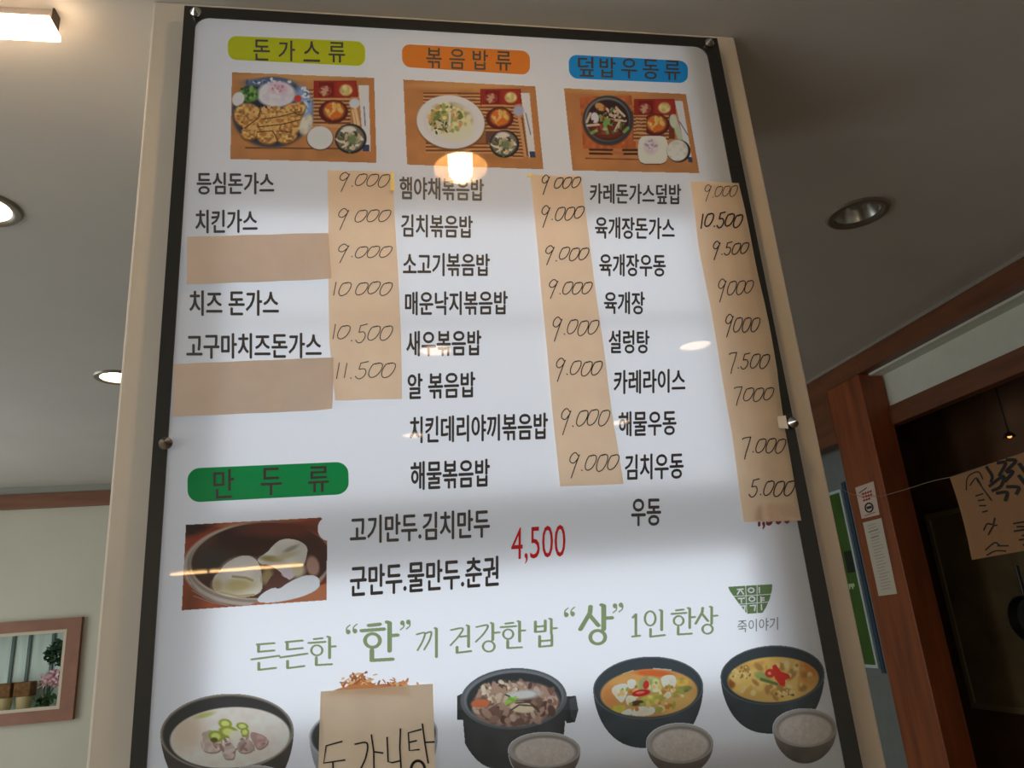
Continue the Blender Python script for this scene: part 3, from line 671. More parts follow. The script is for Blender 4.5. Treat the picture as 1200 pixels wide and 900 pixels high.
for i in range(5): p.line([(95+i*12, 470+i*42), (150+i*34, 590+i*25), (320+i*30, 690+i*7)], 3, (140, 128, 116), alpha=False)
p.blob([(285, 500), (345, 450), (365, 410), (420, 370), (490, 335), (560, 328), (620, 360), (652, 420), (668, 520), (665, 600), (600, 640), (480, 655), (350, 630), (290, 600)], (206, 198, 180), alpha=False, nz=.06, ns=90)
p.ell(480, 560, 120, 50, (176, 158, 106), -5, .9, alpha=False); p.ell(500, 420, 130, 70, (216, 208, 200), -10, .7, alpha=False); p.line([(440, 490), (540, 500), (590, 520)], 9, (160, 142, 98), alpha=False); p.ell(320, 560, 40, 50, (170, 150, 110), 0, .9, alpha=False); p.line([(350, 610), (480, 640), (600, 630)], 9, (180, 160, 112), alpha=False)
p.blob([(620, 355), (700, 310), (745, 255), (810, 202), (930, 208), (1012, 262), (1000, 340), (985, 400), (895, 505), (850, 520), (800, 450), (720, 400), (650, 400)], (208, 203, 190), alpha=False, nz=.06, ns=90)
p.ell(730, 355, 80, 22, (156, 140, 86), 5, .8, alpha=False); p.ell(880, 280, 60, 16, (150, 142, 122), -25, .9, alpha=False); p.ell(850, 330, 90, 20, (190, 178, 140), -15, .9, alpha=False); p.ell(700, 490, 40, 60, (150, 130, 88), 20, .7, alpha=False); p.ell(930, 440, 60, 60, (196, 184, 150), 0, .7, alpha=False); p.ell(860, 470, 45, 45, (206, 190, 190), 0, .5, alpha=False)
p.ell(1048, 410, 48, 75, (168, 128, 112), -10, .4, alpha=False)
p.blob([(690, 560), (740, 470), (800, 480), (890, 520), (800, 590), (680, 600)], (92, 58, 50), alpha=False)
p.blob([(620, 665), (680, 605), (760, 570), (790, 590), (870, 530), (980, 482), (1060, 478), (1105, 515), (1098, 585), (960, 650), (760, 690), (640, 690)], (222, 228, 228), alpha=False, nz=.03)
WD = lambda X, Y: ((X-(205+1165*.1542))/12)**2+((Y-(600+128*.1542))/13.5)**2 < 1
p.build('dish_picture', board, minus=[WD])['label'] = 'printed picture of dumplings in a steamer'

# soup bowls along the bottom
def px_ell(cx, cy, rx, ry): return lambda X, Y: ((X-cx)/rx)**2+((Y-cy)/ry)**2 < 1
def rice_mask(ox, oy, k, cx, cy, rx, ry, depth):
    return lambda X, Y: (((X-ox-cx*k)/(rx*k))**2+((Y-oy-cy*k)/(ry*k))**2 < 1) | ((np.abs((X-ox-cx*k)/(rx*k)) < 1) & (Y-oy > cy*k) & (((X-ox-cx*k)/(rx*k*1.0))**2+((Y-oy-cy*k)/(depth*k))**2 < 1))
def bowl(p, cx, cy, rx, ry, depth, body, rim, inner, rot=-3):
    X0 = np.abs((p.X-cx)/rx); n = np.clip(1-(X0)**2.6, 0, 1)
    p.put(((p.Y > cy) & (p.Y < cy+depth*n**.55) & (X0 < 1)).astype(float), body, nz=.06, ns=90)
    xr = (p.X-cx)/rx
    p.img = np.where(((p.Y > cy) & (X0 < 1))[..., None], p.img*(1.18-.3*np.clip((p.Y-cy)/depth, 0, 1)-.18*xr**2)[..., None], p.img)
    p.ell(cx, cy, rx, ry, rim, rot, .02); p.ell(cx, cy+2, rx*.968, ry*.955, [v*.62 for v in rim], rot, .02, alpha=False); p.ell(cx, cy+2, rx*.95, ry*.93, inner, rot, .03, alpha=False)
def rice(ox, oy, k, cx, cy, rx, ry, depth, name='rice_bowl_picture'):
    p = Print(ox, oy, k, cx-rx-10, cy-ry-10, cx+rx+10, cy+depth+10)
    X0 = np.abs((p.X-cx)/rx); p.put(((p.Y > cy) & (((p.X-cx)/rx)**2+((p.Y-cy)/depth)**2 < 1)).astype(float), (118, 106, 96), nz=.06, ns=60)
    p.img = np.where((p.Y > cy)[..., None], p.img*(1.12-.4*np.clip((p.Y-cy)/depth, 0, 1))[..., None], p.img)
    p.ell(cx, cy, rx, ry, (170, 165, 156), 0, .03); p.ell(cx+6, cy+4, rx*.9, ry*.88, (140, 132, 124), 0, .05, alpha=False)
    p.ell(cx+2, cy+12, rx*.84, ry*.8, (202, 192, 180), 0, .12, alpha=False, nz=.025, ns=16); p.scatter(cx, cy+12, rx*.7, ry*.6, [(208, 199, 187), (195, 184, 172), (203, 191, 177)], 70, 4, 9, int(cx), 2.2, .5)
    return p.build(name, board)
R1 = (520, 720, .2, 590, 795, 212, 104, 200); R2 = (680, 720, .2, 583, 755, 197, 118, 190); R3 = (820, 720, .2, 615, 665, 187, 113, 210); R0 = (160, 720, .2, 700, 985, 190, 100, 190)

p = Print(160, 720, .2, 110, 430, 960, 1160)
bowl(p, 530, 690, 392, 226, 420, (74, 68, 62), (140, 130, 116), (54, 54, 52))
p.ell(548, 722, 352, 178, (224, 214, 200), -4, .04, alpha=False, nz=.02); p.clip_ell(548, 722, 352, 178, -4); p.ell(300, 690, 90, 100, (214, 196, 172), 30, .9, alpha=False); p.ell(400, 590, 60, 14, (190, 190, 110), -15, .8, alpha=False)
for q, cc in (([(372, 700), (430, 672), (490, 700), (500, 760), (492, 800), (430, 812), (378, 790)], (198, 178, 162)), ([(500, 800), (512, 745), (545, 738), (572, 770), (576, 840), (540, 850), (508, 838)], (196, 172, 164)), ([(585, 770), (610, 735), (660, 730), (690, 760), (680, 800), (630, 812), (592, 800)], (184, 160, 146)), ([(660, 690), (700, 690), (760, 715), (775, 745), (745, 780), (705, 790), (680, 750)], (186, 148, 140))):
    p.blob([(x+5, y+9) for x, y in q], (156, 130, 114), alpha=False); p.blob(q, cc, alpha=False, nz=.09, ns=22)
p.scatter(580, 755, 170, 50, [(172, 142, 128), (212, 194, 178), (150, 120, 106)], 26, 5, 11, 51, 3.0)
for c in ((465, 715, 46, 34), (520, 640, 40, 28), (540, 690, 60, 36), (620, 655, 36, 22), (635, 690, 26, 26)): p.ell(*c, (146, 158, 56), 10, .2, alpha=False); p.ell(c[0], c[1], c[2]*.6, c[3]*.6, (206, 214, 120), 10, .4, alpha=False)
p.ell(455, 735, 22, 14, (96, 84, 40), 0, .3, alpha=False); p.ell(580, 710, 38, 30, (226, 216, 190), 0, .3, alpha=False)
p.build('soup_bowl_picture', board, minus=[rice_mask(*R0)])['label'] = 'printed picture of milky beef soup'

p = Print(360, 720, .2, -10, 320, 790, 1160)
bowl(p, 388, 705, 378, 190, 420, (160, 164, 168), (176, 180, 184), (60, 60, 58))
g = random.Random(3)
for i in range(170):
    left = g.random() < .62
    cx, cy = (310+g.gauss(0, 48), 410-abs(g.gauss(0, 30))+abs(g.gauss(0, 10))) if left else (535+g.gauss(0, 40), 425-abs(g.gauss(0, 18)))
    p.ell(cx, cy, g.uniform(12, 26), g.uniform(5, 9), g.choice([(214, 142, 80), (190, 112, 60), (230, 176, 118), (160, 90, 52)]), g.uniform(-70, 70), .3)
p.ell(370, 480, 250, 70, (190, 120, 70), 0, .1)
p.build('soup_bowl_picture', board, minus=[lambda X, Y: (X > 379) & (X < 506) & (Y > 814)])['label'] = 'printed picture of a pot piled with crisp flakes'

p = Print(520, 720, .2, 60, 290, 800, 1120)
for q in ([(78, 475), (112, 458), (125, 620), (78, 618)], [(700, 480), (775, 475), (790, 560), (770, 632), (720, 640), (700, 600)]): p.poly(q, (58, 60, 60))
p.poly([(735, 500), (775, 478), (788, 560), (768, 630), (745, 600)], (76, 80, 82), alpha=False)
X0 = (p.X-412)/(312-.09*np.clip(p.Y-500, 0, 400)); p.put(((p.Y > 500) & (np.abs(X0) < 1) & (p.Y < 910-150*X0**4+0*p.X)).astype(float), (62, 64, 64), nz=.06, ns=90)
p.img = np.where((p.Y > 560)[..., None] & p.al[..., None], p.img*(1.1-.25*X0**2)[..., None], p.img)
p.ell(410, 493, 312, 180, (92, 97, 100), -3, .02); p.ell(410, 493, 292, 166, (112, 117, 120), -3, .03, alpha=False); p.ell(412, 497, 278, 155, (50, 53, 54), -3, .04, alpha=False)
p.ell(420, 525, 258, 132, (132, 104, 90), -4, .08, alpha=False, nz=.25)
p.scatter(420, 520, 235, 115, [(172, 138, 118), (118, 88, 74), (148, 112, 96), (196, 170, 150), (92, 68, 58)], 170, 11, 22, 21, 2.4)
p.scatter(340, 450, 120, 60, [(222, 206, 178), (200, 180, 150), (170, 138, 112)], 45, 8, 13, 22, 3.5)
p.ell(470, 470, 90, 26, (206, 208, 202), -5, .7, alpha=False); p.ell(215, 522, 55, 24, (206, 108, 66), -5, .3, alpha=False)
p.ell(460, 545, 78, 32, (216, 200, 164), 5, .3, alpha=False); p.line([(395, 560), (440, 530), (520, 535), (560, 570)], 5, (90, 74, 56), alpha=False); p.line([(420, 520), (500, 515), (550, 550)], 4, (80, 66, 50), alpha=False)
p.line([(365, 520), (420, 490)], 11, (150, 196, 72), alpha=False); p.line([(385, 490), (410, 505)], 9, (120, 176, 60), alpha=False); p.line([(360, 470), (385, 480)], 5, (60, 90, 70), alpha=False)
p.build('soup_bowl_picture', board, minus=[rice_mask(*R1)])['label'] = 'printed picture of beef and mushroom hotpot'

p = Print(680, 720, .2, 60, 230, 740, 810)
bowl(p, 397, 430, 324, 184, 355, (62, 70, 73), (86, 94, 98), (58, 66, 70))
p.line([(250, 350), (310, 330)], 4, (200, 205, 205), alpha=False); p.line([(430, 318), (530, 326)], 4, (190, 196, 198), alpha=False)
p.ell(403, 460, 284, 140, (204, 150, 82), -3, .05, alpha=False, nz=.06, ns=90); p.clip_ell(403, 460, 284, 140, -3); p.ell(180, 480, 60, 60, (206, 134, 72), 0, .8, alpha=False); p.ell(560, 510, 130, 60, (214, 170, 92), 0, .7, alpha=False); p.ell(430, 345, 110, 20, (214, 100, 46), 3, .6, alpha=False)
for q in ([(165, 430), (270, 395), (285, 440), (250, 520), (225, 510)], [(465, 360), (560, 350), (565, 420), (510, 445), (480, 420)], [(240, 570), (300, 545), (305, 592), (240, 588)], [(300, 570), (330, 540), (440, 535), (435, 592), (300, 597)], [(270, 380), (330, 380), (325, 430), (280, 440)], [(265, 470), (330, 480), (320, 520), (270, 540)], [(490, 460), (530, 450), (530, 490), (495, 495)]): p.blob(q, (234, 222, 196), alpha=False, nz=.05)
for c in ((400, 410, 70, 46, (186, 192, 122)), (440, 430, 38, 26, (212, 214, 160)), (420, 500, 75, 30, (196, 186, 74)), (600, 440, 55, 20, (130, 136, 66)), (220, 555, 45, 22, (190, 176, 66)), (600, 395, 40, 24, (214, 176, 76)), (330, 520, 40, 16, (92, 70, 40))): p.ell(*c[:4], c[4], -10, .3, alpha=False, nz=.15)
p.scatter(420, 480, 200, 85, [(226, 190, 110), (190, 120, 50), (224, 214, 160), (160, 160, 70)], 60, 6, 13, 31, 2.2)
p.ell(355, 460, 54, 20, (196, 36, 32), -8, .2, alpha=False); p.ell(385, 412, 18, 26, (202, 48, 36), 10, .2, alpha=False); p.ell(350, 458, 26, 7, (236, 120, 90), -8, .4, alpha=False)
p.build('soup_bowl_picture', board, minus=[rice_mask(*R2)])['label'] = 'printed picture of tofu stew with red chilli'

p = Print(820, 720, .2, 105, 170, 745, 720)
bowl(p, 425, 355, 306, 174, 345, (56, 64, 66), (80, 88, 92), (50, 58, 62))
p.ell(430, 382, 266, 133, (216, 172, 88), -2, .05, alpha=False, nz=.05, ns=90); p.clip_ell(430, 382, 266, 133, -2); p.ell(640, 330, 60, 80, (206, 128, 52), 20, .9, alpha=False); p.ell(185, 405, 22, 30, (140, 80, 34), 0, .7, alpha=False)
p.scatter(430, 380, 225, 105, [(226, 186, 104), (206, 156, 74), (232, 200, 130), (170, 124, 60)], 80, 8, 18, 41, 2.4, .7); p.scatter(240, 340, 60, 40, [(150, 112, 50), (232, 200, 130)], 22, 4, 8, 42, 2); p.scatter(500, 465, 60, 20, [(120, 90, 40), (232, 200, 130)], 16, 4, 7, 43, 2)
p.ell(370, 365, 52, 26, (150, 160, 84), 20, .4, alpha=False); p.line([(360, 380), (450, 408)], 9, (96, 110, 52), alpha=False)
p.ell(412, 345, 30, 26, (200, 48, 36), 0, .2, alpha=False); p.ell(408, 345, 10, 9, (226, 150, 100), 0, .4, alpha=False); p.poly([(425, 300), (445, 292), (475, 335), (520, 350), (530, 370), (500, 385), (498, 425), (470, 415), (440, 375), (425, 330)], (206, 44, 34), alpha=False)
p.build('soup_bowl_picture', board, minus=[rice_mask(*R3)])['label'] = 'printed picture of yellow curry soup with red chilli'
for R in (R0, R1, R2, R3): rice(*R)

# ------------------------------------------------------------------ papers taped onto the board
M_PAPER = sheet_mat('tan_paper', (255, 226, 196), diff=.42, gloss=False)
M_PAPER2 = sheet_mat('tan_paper_pink', (226, 206, 188), diff=.65, gloss=False)
M_KRAFT = sheet_mat('brown_paper', (250, 230, 206), diff=.8, gloss=False)
def paper(rows, m, label, name, base, bow=.0012, seed=0, curl=None, parts=None):
    """rows: (left px, right px) from top to bottom; returns the object and a lift(px,py) for ink on it"""
    rows = [(np.array(a, float), np.array(b, float)) for a, b in rows]
    def lift(px, py):
        v = base+bow*(math.sin(py*.045+seed)+.6*math.sin(px*.11+py*.02+seed*2)+1.7)
        if curl:
            d = math.hypot(px-curl[0], py-curl[1]); v += curl[2]*max(0, 1-d/curl[3])**2
        return -v
    NX, NY = 12, 12*(len(rows)-1); mb = MB(); g = []
    for j in range(NY+1):
        t = j/NY*(len(rows)-1); i = min(int(t), len(rows)-2); t -= i
        L = rows[i][0]*(1-t)+rows[i+1][0]*t; R = rows[i][1]*(1-t)+rows[i+1][1]*t
        for k in range(NX+1):
            q = L+(R-L)*k/NX; mb.v.append(tuple(BP(q[0], q[1], lift(q[0], q[1])))); 
    for j in range(NY):
        for k in range(NX):
            a = j*(NX+1)+k; mb.f.append((a, a+NX+1, a+NX+2, a+1)); mb.m.append(0)
    o = obj(name, mb, m, None, smooth=True, fixn=False)
    tag(o, label, 'paper'); return o, lift
DG = {'0': [[(.75, .05), (.35, .12), (.08, .5), (.02, .85), (.22, 1.0), (.6, .85), (.92, .45), (.98, .12), (.75, .03), (.5, .1)]],
      '9': [[(.95, .12), (.6, -.12), (.2, .1), (.1, .42), (.42, .55), (.8, .3), (1.0, .02)], [(.98, .05), (.72, .5), (.45, 1.0), (.2, 1.5)]],
      '7': [[(.12, .12), (.3, .02), (.98, -.05)], [(.98, -.05), (.75, .5), (.5, 1.0), (.35, 1.45)]],
      '5': [[(1.05, -.1), (.45, .0)], [(.45, .0), (.3, .42)], [(.3, .42), (.72, .4), (.85, .65), (.6, .98), (.25, 1.08), (.0, .9)]],
      '1': [[(.75, .0), (.35, 1.0)]], '.': [[(.3, .95), (.45, 1.0)]], ' ': []}
def hand(s, x0, x1, y0, y1, lift, parent, wd=.62, m=None, nm='handwritten_price'):
    ws = {'.': .45, ' ': .45, '1': .55}
    tot = sum(ws.get(c, 1) for c in s); X = x0; u = (x1-x0)/tot; mb = MB(); g = random.Random(s+str(x0))
    for i, c in enumerate(s):
        wc = ws.get(c, 1)*u; dx, dy = g.uniform(-.4, .4), g.uniform(-.8, .8); sx = wc*(1.06 if c == '0' else .95)
        sh = (y1-y0)*g.uniform(.9, 1.05)
        for st in DG[c]:
            pts = smooth([(X+dx+a*sx, y0+dy+b*sh) for a, b in st], 5)
            ribbon(mb, pts, wd, wd, lambda x, y: BP(x, y, lift(x, y)-.0006))
        X += wc
    return obj(nm, mb, m or M_INK, parent, fixn=False)

s1, l1_ = paper([((384, 201), (460, 203)), ((385, 255), (462.5, 255)), ((385, 330), (467, 330)), ((386, 400), (470, 395)), ((393, 470.5), (471, 468.5))], M_PAPER, 'tan paper price strip down the left column of prices, nearest the blank strips', 'price_strip', .002, seed=.4)
for a in (('9.000', 397, 456.5, 206, 221), ('9 000', 396, 457, 247, 262), ('9.000', 396, 458.5, 290, 304), ('10 000', 389, 459, 332, 347), ('10.500', 388, 459, 382, 400), ('11.500', 392, 463, 427, 445)): hand(*a, l1_, s1, .5)
s2, l2_ = paper([((621, 206), (680, 207)), ((625, 250), (686, 255)), ((631, 310), (694, 315)), ((639, 400), (705, 400)), ((646, 475), (716, 480)), ((655.5, 571), (729.5, 568))], M_PAPER, 'tan paper price strip down the middle column, beside the fried rice names', 'price_strip', .0022, seed=1.9)
for a in (('9 000', 634, 679, 209, 223), ('9.000', 633.5, 683, 244, 260), ('9.000', 638, 689, 292, 307), ('9.000', 642, 693, 331, 346), ('9.000', 646, 700, 376, 394), ('9.000', 650, 704, 424, 441), ('9.000', 656, 713, 481, 501), ('9.000', 666, 723, 533, 553)): hand(*a, l2_, s2, .58)
s3, l3_ = paper([((807.5, 214.5), (864, 216.5)), ((817, 290), (880, 290)), ((830, 355), (894, 355)), ((844, 440), (909, 435)), ((856, 510), (918, 505)), ((870, 612.5), (937, 610.5))], M_PAPER, 'long tan paper price strip along the right border of the board', 'price_strip', .003, seed=3.3)
for a in (('9.000', 823, 862, 220, 233, .4), ('10.500', 818, 868, 253, 269, .85), ('9.500', 834, 875, 286, 300, .65), ('9000', 840, 881, 330, 347, .55), ('9000', 847, 887.5, 373, 390, .6), ('7.500', 851, 899, 416, 433, .6), ('7000', 858, 904, 455, 471, .55), ('7.000', 866, 918, 515, 532, .6), ('5.000', 876, 929, 564, 582, .65)):
    hand(*a[:5], l3_, s3, a[5])
paper([((221, 281), (385, 276)), ((220.5, 308), (387, 303)), ((220, 336), (389, 330))], M_PAPER2, 'blank tan paper strip covering the third dish name, upper of two', 'blank_paper_strip', .0055, seed=.9, curl=(389, 330, .003, 40))
paper([((205, 429), (391, 421)), ((204, 460), (391, 452)), ((202.5, 490), (390, 482))], M_PAPER2, 'blank tan paper strip under the last cutlet dish name, lower of two', 'blank_paper_strip', .0055, seed=2.2, curl=(390, 482, .006, 45))
s4, l4_ = paper([((376, 810), (507, 801)), ((374, 870), (509, 865)), ((372, 960), (511, 955))], M_KRAFT, 'brown paper sheet over the second bowl picture with handwritten black dish name', 'paper_sheet', .002, bow=.0008, seed=4)
mb = MB(); Z5 = lambda X, Y: (360+X*.2, 720+Y*.2)
for st in ([(205, 742), (112, 768), (98, 868), (222, 850)], [(152, 866), (155, 960)], [(60, 985), (240, 965)], [(280, 758), (350, 752), (345, 830), (312, 905), (290, 940)], [(376, 704), (390, 800), (392, 960)], [(388, 802), (444, 810)],
           [(468, 718), (474, 860), (500, 865), (540, 855)], [(546, 668), (542, 780), (552, 940)], [(668, 672), (592, 692), (598, 795), (656, 790)], [(594, 748), (640, 738)], [(674, 640), (690, 760), (708, 868)], [(690, 748), (744, 745)]):
    k = smooth([Z5(*q) for q in st], 1) if len(st) > 2 and st[0] != (280, 758) else smooth([Z5(*q) for q in st], 5)
    ribbon(mb, k, .95, .95, lambda x, y: BP(x, y, l4_(x, y)-.0006))
for w_ in (1.0,): ribbon(mb, ring(360+648*.2, 720+905*.2, 8, 10, 24), 1.6, 1.6, lambda x, y: BP(x, y, l4_(x, y)-.0006), True)
obj('handwriting', mb, M_MARKER, s4, fixn=False)
mb = MB(); q = [(908, 489.5), (917.5, 488.5), (921, 504), (910, 503)]
mb.poly([BP(*v, -.0075) for v in q]); mb.poly([BP(*v, -.0078) for v in q])
for i in range(4): mb.quad(BP(*q[i], -.0075), BP(*q[(i+1) % 4], -.0075), BP(*q[(i+1) % 4], -.0078), BP(*q[i], -.0078))
tag(obj('tape_piece', mb, mat('white_tape', (240, 228, 212), .3)), 'small white piece of tape holding the right price strip at the black border', 'tape')

def tape(q, label, y=-.0075):
    mb = MB(); mb.poly([BP(*v, y) for v in q]); mb.poly([BP(*v, y-.0003) for v in q])
    for i in range(4): mb.quad(BP(*q[i], y), BP(*q[(i+1) % 4], y), BP(*q[(i+1) % 4], y-.0003), BP(*q[i], y-.0003))
    tag(obj('tape_piece', mb, mat('painted_glint_tape', (250, 226, 140), .25, coat=1.0)), label, 'tape')  # clear tape; the lamp's golden glint is put into its colour
tape([(457.5, 205), (461, 204.5), (462.5, 226), (457, 227)], 'narrow tape with painted yellow lamp glint at the top right edge of the left price strip')
tape([(616.5, 208), (623, 206.5), (624, 210), (617, 211)], 'tiny tape with painted yellow glint at the top left corner of the middle price strip')

# ------------------------------------------------------------------ picture window on the far wall
fr = thing('framed_niche', (-2.2, FAR, az0), 'brown framed display niche in the far wall at lower left', 'niche')
ox1 = onY(97, 723, FAR-.02)[0]; oz1 = onY(60, 725.5, FAR-.02)[2]; oz0 = onY(88, 843, FAR-.02)[2]; ox0 = ax0-.075
m = MB(); y0, y1 = FAR-.03, FAR+.0
m.box(ox0, ox1, y0, y1, az1, oz1); m.box(ox0, ox1, y0, y1, oz0, az0); m.box(ox0, ax0, y0, y1, az0, az1); m.box(ax1, ox1, y0, y1, az0, az1); obj('frame', m, mat('frame_wood', (140, 92, 66), .45, noise=.15, nscale=12), fr)
m = MB(); e = .018
m.box(ax0, ax1, y0+.008, FAR+.005, az1-e, az1); m.box(ax0, ax1, y0+.008, FAR+.005, az0, az0+e); m.box(ax0, ax0+e, y0+.008, FAR+.005, az0+e, az1-e); m.box(ax1-e, ax1, y0+.008, FAR+.005, az0+e, az1-e); obj('inner_moulding', m, mat('cream_moulding', (205, 190, 165), .5), fr)
m = MB(); dpt = .16
m.box(ax0, ax1, FAR+.1, FAR+.1+dpt, az0-.02, az0); m.box(ax0, ax1, FAR+.1, FAR+.1+dpt, az1, az1+.02); m.box(ax1, ax1+.02, FAR+.1, FAR+.1+dpt, az0-.02, az1+.02); m.box(ax0-.02, ax0, FAR+.1, FAR+.1+dpt, az0-.02, az1+.02); m.box(ax0-.02, ax1+.02, FAR+.1+dpt, FAR+.12+dpt, az0-.02, az1+.02)
obj('niche_box', m, mat('pale_green_board', (212, 228, 218), .6, noise=.12, nscale=6, stretch=(6, 6, .6)), fr)
for xx in (-2.33, -2.22, -2.13, -2.0):
    m = MB(); m.box(xx, xx+.016, FAR+.1+dpt-.012, FAR+.1+dpt, az0, az1); obj('batten', m, mat('grey_green_batten', (96, 116, 112), .6), fr)
# two wooden planters on ivory pots
def planter(x, label):
    t = thing('planter_box', (x, FAR+.17, az0), label, 'planter', 'planters in the framed niche')
    m = MB(); m.box(x-.045, x+.045, FAR+.125, FAR+.215, az0+.075, az0+.155); obj('basket', m, mat('brown_basket', (120, 84, 44), .8, noise=.4, nscale=40, bump=.5), t, bevel=.006)
    m = MB(); m.lathe([(.03, az0), (.036, az0+.01), (.042, az0+.075)], c=(x, FAR+.17, 0), n=20); obj('pot', m, mat('ivory_pot', (205, 188, 140), .5), t, smooth=True)
planter(-2.085, 'ivory pot with brown basket in the niche, right one'); planter(-2.19, 'ivory pot with brown basket in the niche, left one')
def leaves(mb, c, rad, n, sz, seed):
    g = random.Random(seed)
    for i in range(n):
        d = Vector((g.gauss(0, 1), g.gauss(0, 1)*.6, g.gauss(0, 1))).normalized()*g.random()**.5
        p = Vector((c[0]+d.x*rad[0], c[1]+d.y*rad[1], c[2]+d.z*rad[2]))
        a = Vector((g.gauss(0, 1), g.gauss(0, 1), g.gauss(0, .6))).normalized(); b = a.cross(Vector((g.gauss(0, 1), g.gauss(0, 1), g.gauss(0, 1)))).normalized(); s = sz*g.uniform(.7, 1.2)
        mb.poly([p-a*s, p-a*s*.3+b*s*.45, p+a*s*.4+b*s*.4, p+a*s, p+a*s*.4-b*s*.4, p-a*s*.3-b*s*.45])
PX = ax1-.095
t = thing('leafy_plant', (PX, FAR+.17, az0), 'dark green leafy plant high in the framed niche, above the pink flowers', 'plant')
m = MB(); m.tube([(PX+.03, FAR+.17, az0+.06), (PX+.01, FAR+.17, az0+.2), (PX, FAR+.17, az1-.12)], .004); obj('stem', m, mat('stem_green', (60, 70, 45), .7), t)
m = MB(); leaves(m, (PX+.005, FAR+.165, az1-.125), (.09, .05, .075), 330, .022, 3); obj('foliage', m, mat('dark_green_leaf', (48, 78, 56), .5, noise=.2), t, fixn=False)
m = MB(); m.lathe([(.022, az0), (.026, az0+.005), (.03, az0+.07)], c=(PX+.035, FAR+.17, 0), n=18); obj('pot', m, mat('pale_pot', (190, 180, 160), .5), t, smooth=True)
t = thing('pink_orchid', (PX-.05, FAR+.15, az0), 'pink flowering orchid in the framed niche beside the brown basket', 'plant')
m = MB()
for q in ((-.03, .10), (.0, .13), (.04, .11)): m.tube([(PX-.05, FAR+.15, az0+.01), (PX-.045+q[0]*.5, FAR+.145, az0+.08), (PX-.03+q[0], FAR+.14, az0+q[1]+.04)], .003)
obj('stem', m, mat('stem_green', (60, 70, 45), .7), t)
m = MB(); leaves(m, (PX-.02, FAR+.135, az0+.155), (.085, .03, .05), 130, .02, 6); obj('petals', m, mat('pink_petal', (226, 190, 196), .6, noise=.25, nscale=60), t, fixn=False)
m = MB(); leaves(m, (PX-.05, FAR+.15, az0+.045), (.06, .03, .03), 50, .022, 8); obj('leaf', m, mat('mid_green_leaf', (70, 105, 65), .5), t, fixn=False)

# ------------------------------------------------------------------ right side details
XP = RIGHT-.0012
def sticker(name, q, label, draw, mats):
    m = MB(); P = [Vector(onX(*v, RIGHT)) for v in q]
    for v in P: v.x = XP
    m.poly(P); m.poly([v+Vector((.0008, 0, 0)) for v in P])
    for i in range(4): m.quad(P[i], P[(i+1) % 4], P[(i+1) % 4]+Vector((.0008, 0, 0)), P[i]+Vector((.0008, 0, 0)))
    o = obj(name, m, mats, None); tag(o, label, 'sticker'); draw(o, q); return o
def PXp(x, y): v = onX(x, y, RIGHT); return Vector((XP-.0006, v[1], v[2]))
M_SRED = mat('sticker_red', (196, 52, 58), .5); M_SBLK = mat('sticker_black', (40, 34, 32), .5); M_SGREY = mat('sticker_grey', (120, 108, 100), .5)
def draw1(o, q):
    m = MB(); g = random.Random(2)
    for j, (v, n) in enumerate(((.26, 4), (.36, 4), (.46, 3))):
        for i in range(n):
            x, y = quad_map(q, .34+i*.14, v); ribbon(m, V2((x-1.1, y+.6), (x+1, y-.2)), .5, .6, PXp); ribbon(m, V2((x, y-1.2), (x+.2, y+1.3)), .5, .5, PXp)
    obj('red_lettering', m, M_SRED, o, fixn=False)
    m = MB(); c = quad_map(q, .52, .72); ribbon(m, ring(*c, 4.4, 5.2), .9, .9, PXp, True); obj('black_ring', m, M_SBLK, o, fixn=False); m = MB(); ribbon(m, V2((c[0]-2, c[1]+.5), (c[0]+2.2, c[1]-.8)), 1.2, 1.6, PXp); obj('ring_mark', m, M_SBLK, o, fixn=False); m = MB(); ribbon(m, V2(quad_map(q, .16, .2), quad_map(q, .6, .12)), .5, .5, PXp); obj('heading_line', m, M_SBLK, o, fixn=False); m = MB(); ribbon(m, V2(quad_map(q, .2, .94), quad_map(q, .8, .9)), .35, .35, PXp)
    obj('footer_line', m, M_SBLK, o, fixn=False)
M_STK = mat('sticker_white', (215, 190, 175), .5); M_STK2 = mat('notice_white', (205, 196, 178), .6)
sticker('warning_sticker', [(1002.4, 571.5), (1023.8, 564), (1031, 603), (1010, 608)], 'white sticker with red lettering and black ring on the brown pillar', draw1, M_STK)
def draw2(o, q):
    m = MB(); g = random.Random(4)
    for i in range(22):
        v = .06+i*.041; ribbon(m, V2(quad_map(q, .2+g.random()*.08, v), quad_map(q, .62+g.random()*.22, v-.01)), .22 if i not in (2, 4) else .5, .24 if i not in (2, 4) else .55, PXp)
    obj('printed_lines', m, M_SGREY, o, fixn=False)
sticker('notice_strip', [(1011.4, 612.5), (1033, 607), (1051.5, 695.7), (1030, 698.6)], 'long white notice strip of small print below the sticker on the brown pillar', draw2, M_STK2)

